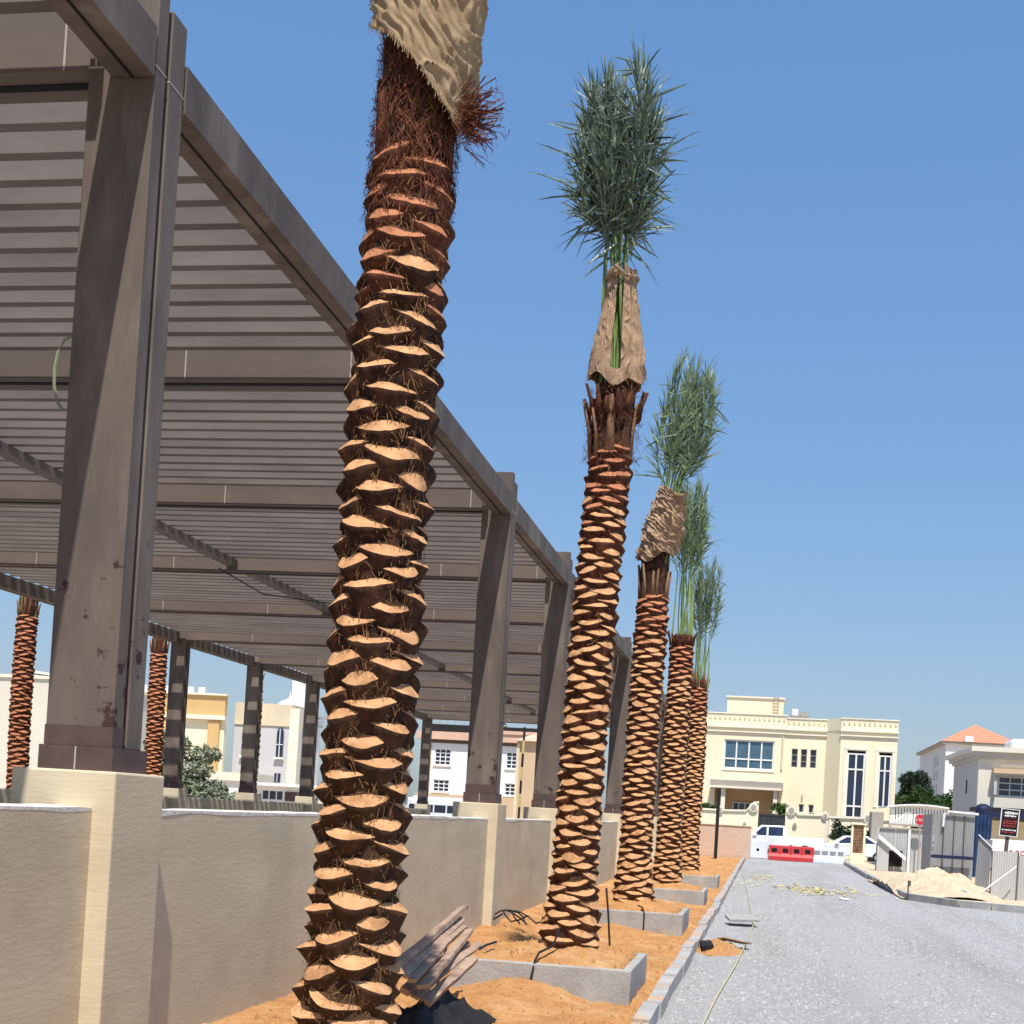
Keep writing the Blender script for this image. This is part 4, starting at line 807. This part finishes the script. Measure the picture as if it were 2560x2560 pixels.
# vehicles
def car(loc, rz, label, kind='sedan', m_='white_paint'):
    root = empty('car' if kind == 'sedan' else 'pickup_truck', loc, label, 'car' if kind == 'sedan' else 'pickup'); root.rotation_euler.z = rz
    if kind == 'sedan':
        body = [(-2.2, .32), (2.2, .32), (2.25, .6), (2.1, .82), (1.15, .95), (.45, 1.40), (-.75, 1.44), (-1.45, 1.02), (-2.15, .98), (-2.25, .6)]
        cab = [(1.0, .95), (.40, 1.36), (-.72, 1.39), (-1.32, 1.0)]; wd = .88; L = (-1.35, 1.35); wr = .31
    else:
        body = [(-2.6, .45), (2.55, .45), (2.6, .8), (2.45, 1.05), (1.35, 1.15), (.75, 1.72), (-.55, 1.74), (-.66, 1.18), (-2.6, 1.16), (-2.65, .7)]
        cab = [(1.2, 1.15), (.72, 1.66), (-.48, 1.68), (-.52, 1.16)]; wd = .9; L = (-1.6, 1.6); wr = .38
    n = len(body); mb = MB(); tap = lambda z: wd-.16*max(0, (z-.95)/.5) if kind == 'sedan' else wd-.14*max(0, (z-1.2)/.5)
    mb.add([(x, -tap(z), z) for x, z in body]+[(x, tap(z), z) for x, z in body], [tuple(range(n)), tuple(range(2*n-1, n-1, -1))]+[(i, i+n, (i+1) % n+n, (i+1) % n) for i in range(n)])
    build('body', mb, m_, root, bevel=.04)
    mid = (cab[0][0]+cab[3][0])/2+.05
    for sgn in (-1, 1):
        for q in (0, 1):
            if q == 0: pts = [(mid+.05, cab[3][1]+.02), (cab[0][0]-.08, cab[0][1]+.03), (cab[1][0]-.05, cab[1][1]-.03), (mid+.05, cab[1][1]-.02)]
            else: pts = [(cab[3][0]+.10, cab[3][1]+.04), (mid-.05, cab[3][1]+.02), (mid-.05, cab[2][1]-.03), (cab[2][0]+.05, cab[2][1]-.03)]
            m2 = MB(); m2.add([(x, sgn*(tap(z)+.006), z) for x, z in pts]+[(x, sgn*(tap(z)-.02), z) for x, z in pts], [(0, 1, 2, 3), (7, 6, 5, 4), (0, 4, 5, 1), (1, 5, 6, 2), (2, 6, 7, 3), (3, 7, 4, 0)])
            build('side_window', m2, 'glass_dark', root)
        for x in L:
            t = build('wheel', MB().add([(x+wr*math.cos(2*math.pi*i/18), sgn*(wd-.2)+e, wr+wr*math.sin(2*math.pi*i/18)) for e in (-.0, sgn*.22) for i in range(18)], [tuple(range(18)), tuple(range(35, 17, -1))]+[(i, (i+1) % 18, (i+1) % 18+18, i+18) for i in range(18)]), 'rubber', root)
            build('rim', MB().disc_y(x, wr, wr*.6, min(sgn*(wd+.02), sgn*(wd+.035)), max(sgn*(wd+.02), sgn*(wd+.035))), 'white_metal', t)
        build('mirror', MB().box(cab[0][0]-.25, cab[0][0]-.05, sgn*(wd+.01), sgn*(wd+.16), cab[0][1], cab[0][1]+.14), m_, root)
        build('tail_light', MB().box(-2.27 if kind == 'sedan' else -2.66, -2.15 if kind == 'sedan' else -2.55, sgn*.62, sgn*.82, .72, .9), 'sign_red', root); build('headlight', MB().box(2.1, 2.27 if kind == 'sedan' else 2.58, sgn*.55, sgn*.84, .64, .78), 'glass', root)
    for a, b in ((0, 1), (2, 3)):
        (xa, za), (xb_, zb_) = cab[a], cab[b]; e = .03 if a == 0 else -.03
        m2 = MB(); m2.add([(xa+e+.05*(1 if a == 0 else 0), -tap(za)+.08, za+.02), (xa+e+.05*(1 if a == 0 else 0), tap(za)-.08, za+.02), (xb_+e, tap(zb_)-.08, zb_), (xb_+e, -tap(zb_)+.08, zb_)], [(0, 1, 2, 3)]); o = build('windscreen' if a == 0 else 'rear_window', m2, 'glass_dark', root); sm = o.modifiers.new('thickness', 'SOLIDIFY'); sm.thickness = .02
    return root
car((.55, 72.6, -.03), R(180), 'white pickup truck parked across the road end before the gate', 'pickup')
car((4.75, 74.2, -.03), R(180), 'white saloon car parked before the villa garden wall')
BS = empty('minibus', (-18.9, 75, -.03), 'long white minibus with a dark window band behind the boundary wall', 'bus')
build('body', MB().box(-1.5, 3.2, -1, 1, .35, 2.15), 'white_paint', BS, bevel=.12); build('roof_pod', MB().box(-1.2, 2.8, -.8, .8, 2.15, 2.25), 'white_paint', BS)
for k in range(6): bbox('side_window', -1.35+k*.75, -.68+k*.75, -1.012, -.99, 1.35, 1.78, 'glass_dark', BS)
for x in (-.9, 2.3): build('wheel', MB().disc_y(x, .35, .35, -1.02, -.8), 'rubber', BS)

# ================================================================== VEGETATION
def leafy(mb, c, rad, n, size, r, mi=0, hollow=.35, elong=1.6):
    for i in range(n):
        d = Vector((r.gauss(0, 1), r.gauss(0, 1), r.gauss(0, 1))).normalized(); k = hollow+(1-hollow)*r.random()**.5
        p = Vector((c[0]+d.x*rad[0]*k, c[1]+d.y*rad[1]*k, c[2]+d.z*rad[2]*k))
        a = Vector((r.gauss(0, 1), r.gauss(0, 1), r.gauss(0, .7))).normalized(); b = a.orthogonal().normalized(); b.rotate(Matrix.Rotation(r.uniform(0, 6.28), 3, a)); s = size*r.uniform(.6, 1.3)
        mb.add([p-a*s*elong, p-b*s*.5, p+a*s*elong, p+b*s*.5], [(0, 1, 2, 3)], mi)
def bush(name, label, cat, base, blobs, n, size, m_, seed, stem=.6, group=None, mats=None):
    r = random.Random(seed); root = empty(name, base, label, cat, group); mb = MB()
    for (x, y, z, a, b, c) in blobs: leafy(mb, (x, y, z), (a, b, c), n, size, r)
    build('crown', mb, m_, root); t = MB()
    for k in range(3):
        x, y, z = blobs[k % len(blobs)][:3]; t.tube([(0, 0, -.1), (x*.4+.05*k, y*.4, z*.5), (x, y, z)], [.06*stem, .045*stem, .02*stem], 6)
    build('trunk', t, 'trunkwood', root); return root
def blobs(seed, n, w_, d_, z0, z1, rr):
    r = random.Random(seed); return [(r.uniform(-w_, w_), r.uniform(-d_, d_), r.uniform(z0, z1), *(rr*r.uniform(.6, 1.2) for _ in range(2)), rr*r.uniform(.5, 1)) for _ in range(n)]
bush('garden_bush', 'bright green clipped bush before the villa garden wall', 'bush', (2.5, 78.6, 0), blobs(1, 9, .5, .2, .35, .85, .32), 260, .05, 'hedge_bright', 1)
bush('shrub', 'dark spiky shrub behind the cream pillar sign', 'shrub', (4.35, 77.8, 0), blobs(2, 9, .75, .3, .6, 2.0, .42), 70, .12, 'hedge_dark', 2)
bush('shrub', 'dark leafy shrub between pillar sign and pale fence', 'shrub', (6.0, 75.6, 0), blobs(3, 6, .35, .3, .5, 1.6, .4), 80, .10, 'hedge_dark', 3)
bush('garden_palm', 'young green palm behind the dark gate', 'plant', (.75, 82.5, 0), blobs(4, 7, .55, .3, 1.6, 2.9, .4), 60, .15, 'hedge_bright', 4)
bush('garden_plant', 'green plant behind the garden wall by the tall dark post', 'plant', (-3.3, 82, 0), blobs(5, 5, .4, .3, 1.8, 2.7, .38), 60, .13, 'hedge', 5)
bush('garden_plant', 'low dark plants under the small twin windows', 'plant', (2.5, 83.5, 0), blobs(6, 7, .9, .3, 1.6, 2.35, .35), 60, .1, 'hedge_dark', 6)
bush('leafy_tree', 'tall dark green tree between the villa and apartment block', 'tree', (10.1, 96, 0), blobs(7, 20, .9, 1.2, 2.6, 5.6, .8), 330, .10, 'hedge_dark', 7, 2)
bush('leafy_tree', 'dark rounded tree against the shaded apartment flank', 'tree', (11.3, 100, 0), blobs(8, 16, .9, 1.2, 2.4, 5.0, .8), 300, .10, 'hedge_dark', 8, 2)
bush('leafy_tree', 'broad mid green tree above the carport roof', 'tree', (9.6, 92, 0), blobs(9, 20, 1.0, 1.0, 2.4, 4.6, .75), 320, .09, 'hedge', 9, 2)
bush('hedge', 'green hedge along the villa beyond the carport', 'hedge', (11.4, 93, 0), blobs(10, 24, 1.7, .8, 2.2, 4.7, .7), 260, .09, 'hedge', 10, 2)
bush('shrub', 'grey green feathery shrub beyond the far boundary wall', 'shrub', (-19.6, 42, 0), blobs(11, 26, .75, .5, 1.2, 3.3, .55), 420, .07, 'greysage', 11)
bush('shrub', 'low grey green shrub at the foot of a striped column', 'shrub', (-18.1, 42, 0), blobs(12, 16, .6, .4, 1.0, 2.1, .45), 360, .07, 'greysage', 12)
bush('leafy_tree', 'pale green tree beyond the white house roof', 'tree', (-22.5, 104, 0), blobs(13, 12, 1.3, 1, 4.5, 8.2, .9), 200, .13, 'hedge', 13, 3)
for x, y, z in ((9.9, 94.5, 5.6), (10.9, 97, 5.2)):
    r_ = random.Random(int(x*10)); root = empty('fan_palm', (x, y, 0), 'spiky dark palm head above the trees by the apartment block' if x < 10 else 'second spiky palm head closer to the apartment flank', 'palm'); mb = MB()
    for k in range(26):
        a = k*2.4; e = r_.uniform(-.5, 1.2); d = Vector((math.cos(a)*math.cos(e), math.sin(a)*math.cos(e), math.sin(e)))
        for q in range(14):
            p = Vector((0, 0, z))+d*(.15+.055*q)+Vector((0, 0, -.004*q*q)); sdv = d.cross(Vector((0, 0, 1))).normalized()
            for sg in (-1, 1):
                t_ = p+(sdv*sg*.6+d*.8).normalized()*.26; mb.add([p-d*.02, p+d*.02, t_], [(0, 1, 2)])
    build('crown', mb, 'hedge_dark', root); build('trunk', MB().tube([(0, 0, -.05), (.03, 0, z)], [.16, .12], 8), 'trunkwood', root)

# ================================================================== FOREGROUND BITS
# old boards and stalks leaning in a pile behind the near palm
rw_ = random.Random(5)
BD = ['topmost long weathered board of the leaning pile', 'second weathered board of the leaning pile, split lengthwise', 'short pinkish board low in the leaning pile', 'thin grey board at the back of the leaning pile', 'broken board with pale orange end in the leaning pile', 'crooked board on the sand side of the leaning pile', 'dark board lowest in the leaning pile']
for i, lb in enumerate(BD):
    a = Vector((-2.36+.05*(i % 4)+.012*i, 8.4+.05*i, .58-.042*i)); b = Vector((-2.36+.05*i+rw_.uniform(-.03, .03), 10.45-.12*i+rw_.uniform(-.2, .1), .84-.045*i+rw_.uniform(-.03, .03)))
    d = (b-a); sd = Vector((1, 0, rw_.uniform(-.55, .25))).normalized(); up = sd.cross(d.normalized()).normalized(); w_ = rw_.uniform(.022, .042); th = rw_.uniform(.010, .02); mb = MB(); vs = []; K = 7; bow = rw_.uniform(-.015, .03)
    for k in range(K+1):
        t = k/K; c_ = a+d*t+up*(bow*math.sin(t*3.1)+rw_.uniform(-.004, .004))+sd*rw_.uniform(-.006, .006); ww = w_*(1-.25*t)
        for e, f_ in ((-1, -1), (1, -1), (1, 1), (-1, 1)): vs.append(c_+sd*ww*e+up*th*f_)
    fs = [(k*4+q, k*4+(q+1) % 4, (k+1)*4+(q+1) % 4, (k+1)*4+q) for k in range(K) for q in range(4)]
    mb.add(vs, fs, 0); mb.f += [(3, 2, 1, 0), tuple(K*4+q for q in range(4))]; mb.m += [1, 1]
    tag(build('old_board', mb, ['wood', 'wood_end']), lb, 'board', 'old boards leaning in a pile')
# dark crumpled sheeting under the boards
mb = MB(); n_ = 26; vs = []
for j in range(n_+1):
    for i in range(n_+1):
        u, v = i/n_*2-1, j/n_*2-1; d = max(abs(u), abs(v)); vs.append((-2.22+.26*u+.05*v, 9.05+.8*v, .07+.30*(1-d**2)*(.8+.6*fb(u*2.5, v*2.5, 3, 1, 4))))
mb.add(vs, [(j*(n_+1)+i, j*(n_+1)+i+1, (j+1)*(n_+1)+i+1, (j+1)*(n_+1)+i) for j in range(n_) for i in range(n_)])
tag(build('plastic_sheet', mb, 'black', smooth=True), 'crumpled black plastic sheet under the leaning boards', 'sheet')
mb = MB()
for k in range(3):
    x = -3.2+.12*k; mb.tube([(x+.22*math.cos(t*.55+k), 16.9+.1*math.sin(t*.55), .2+.16*abs(math.sin(t*.5))) for t in range(9)], .012, 5)
tag(build('tube_coil', mb, 'tube'), 'coil of dark pipe lying at the wall foot by the reddish palm', 'hose')
for i, (pts, lb) in enumerate([
    ([(-1.95, 11.33, .06), (-1.92, 11.32, .22), (-1.90, 11.36, .37), (-1.90, 11.55, .42), (-1.82, 11.8, .46), (-1.78, 11.9, .62)], 'black irrigation tube rising over the stained planter up to the palm'),
    ([(-1.60, 18.60, .08), (-1.60, 18.62, .30), (-1.63, 18.68, .40), (-1.72, 18.9, .41)], 'black irrigation tube over the front of the crumpled sacking planter'),
    ([(-2.5, 11.6, .37), (-2.42, 11.75, .43), (-2.36, 11.9, .45)], 'short black tube end in the back corner of the stained planter'),
    ([(-1.42, 12.85, .36), (-1.46, 12.9, .7), (-1.5, 12.95, .95)], 'thin dark stake standing beside the reddish palm trunk'),
    ([(-2.72, 11.2, .1), (-2.6, 10.9, .35), (-2.55, 10.75, .52)], 'bent dark rod sticking out of the sand by the boards')]):
    tag(build('irrigation_tube', MB().tube(pts, .011, 6), 'tube'), lb, 'tube', 'dark irrigation tubes')
# tape, string and rubbish on the gravel
def tape(name, label, cat, seed, cx, cy, rx, ry, n, w_, m_, h=.05):
    r = random.Random(seed); mb = MB()
    for k in range(n):
        a = r.uniform(0, 6.28); p = Vector((cx+rx*r.gauss(0, .45), cy+ry*r.gauss(0, .45), .03)); vs = []; K = 12
        for q in range(K):
            a += r.gauss(0, .5); p = p+Vector((math.cos(a)*rx*.14, math.sin(a)*ry*.14, 0)); p.z = .02+abs(r.gauss(0, h)); sdv = Vector((-math.sin(a), math.cos(a), r.uniform(-.7, .7)))*w_; vs += [p-sdv, p+sdv]
        mb.add(vs, [(q*2, q*2+1, q*2+3, q*2+2) for q in range(K-1)])
    o = build(name, mb, m_); sm = o.modifiers.new('thickness', 'SOLIDIFY'); sm.thickness = .003; return tag(o, label, cat)
tape('warning_tape', 'tangled yellow warning tape lying on the gravel road', 'tape', 3, 1.75, 35.8, .75, 2.6, 12, .022, 'yellow', .02)
tape('warning_tape', 'thin strewn pale tape near the far end of the left kerb', 'tape', 4, .15, 42, .6, 5.0, 9, .012, 'string', .02)
tag(build('string_line', MB().tube([(-.42, 10.2, .03), (-.36, 12.6, .025), (-.25, 15.4, .03), (-.17, 18.0, .05), (-.1, 22, .03), (-.25, 29, .03), (-.6, 43, .04)], .006, 4), 'string'), 'pale yellow setting-out string along the kerb on the gravel', 'string')
def slab(name, label, loc, size, rot, m_):
    o = build(name, MB().prism_z([(-size[0]/2, -size[1]/2*.8), (size[0]/2*.9, -size[1]/2), (size[0]/2, size[1]/2*.7), (-size[0]/2*.8, size[1]/2)], 0, size[2]), m_, bevel=.006); o.location = loc; o.rotation_euler = rot; return tag(o, label, 'rubbish', 'bits of rubbish along the kerb')
slab('broken_board', 'thin grey broken board propped on the gravel by the kerb', (-.30, 22.0, .10), (.5, .6, .04), (R(4), R(-4), R(15)), 'concrete')
slab('broken_board', 'small pale board half buried in the spilled orange sand', (-.32, 17.75, .10), (.42, .3, .02), (R(-6), R(10), R(30)), 'wood')
slab('black_bag', 'small black plastic scrap at the kerb beside the sand spill', (-.64, 17.0, .0), (.16, .34, .13), (R(6), R(-8), R(10)), 'black')
slab('paper_scrap', 'white scrap lying on the gravel near the yellow tape', (1.95, 32.4, .015), (.22, .3, .02), (R(4), R(3), R(20)), 'white')
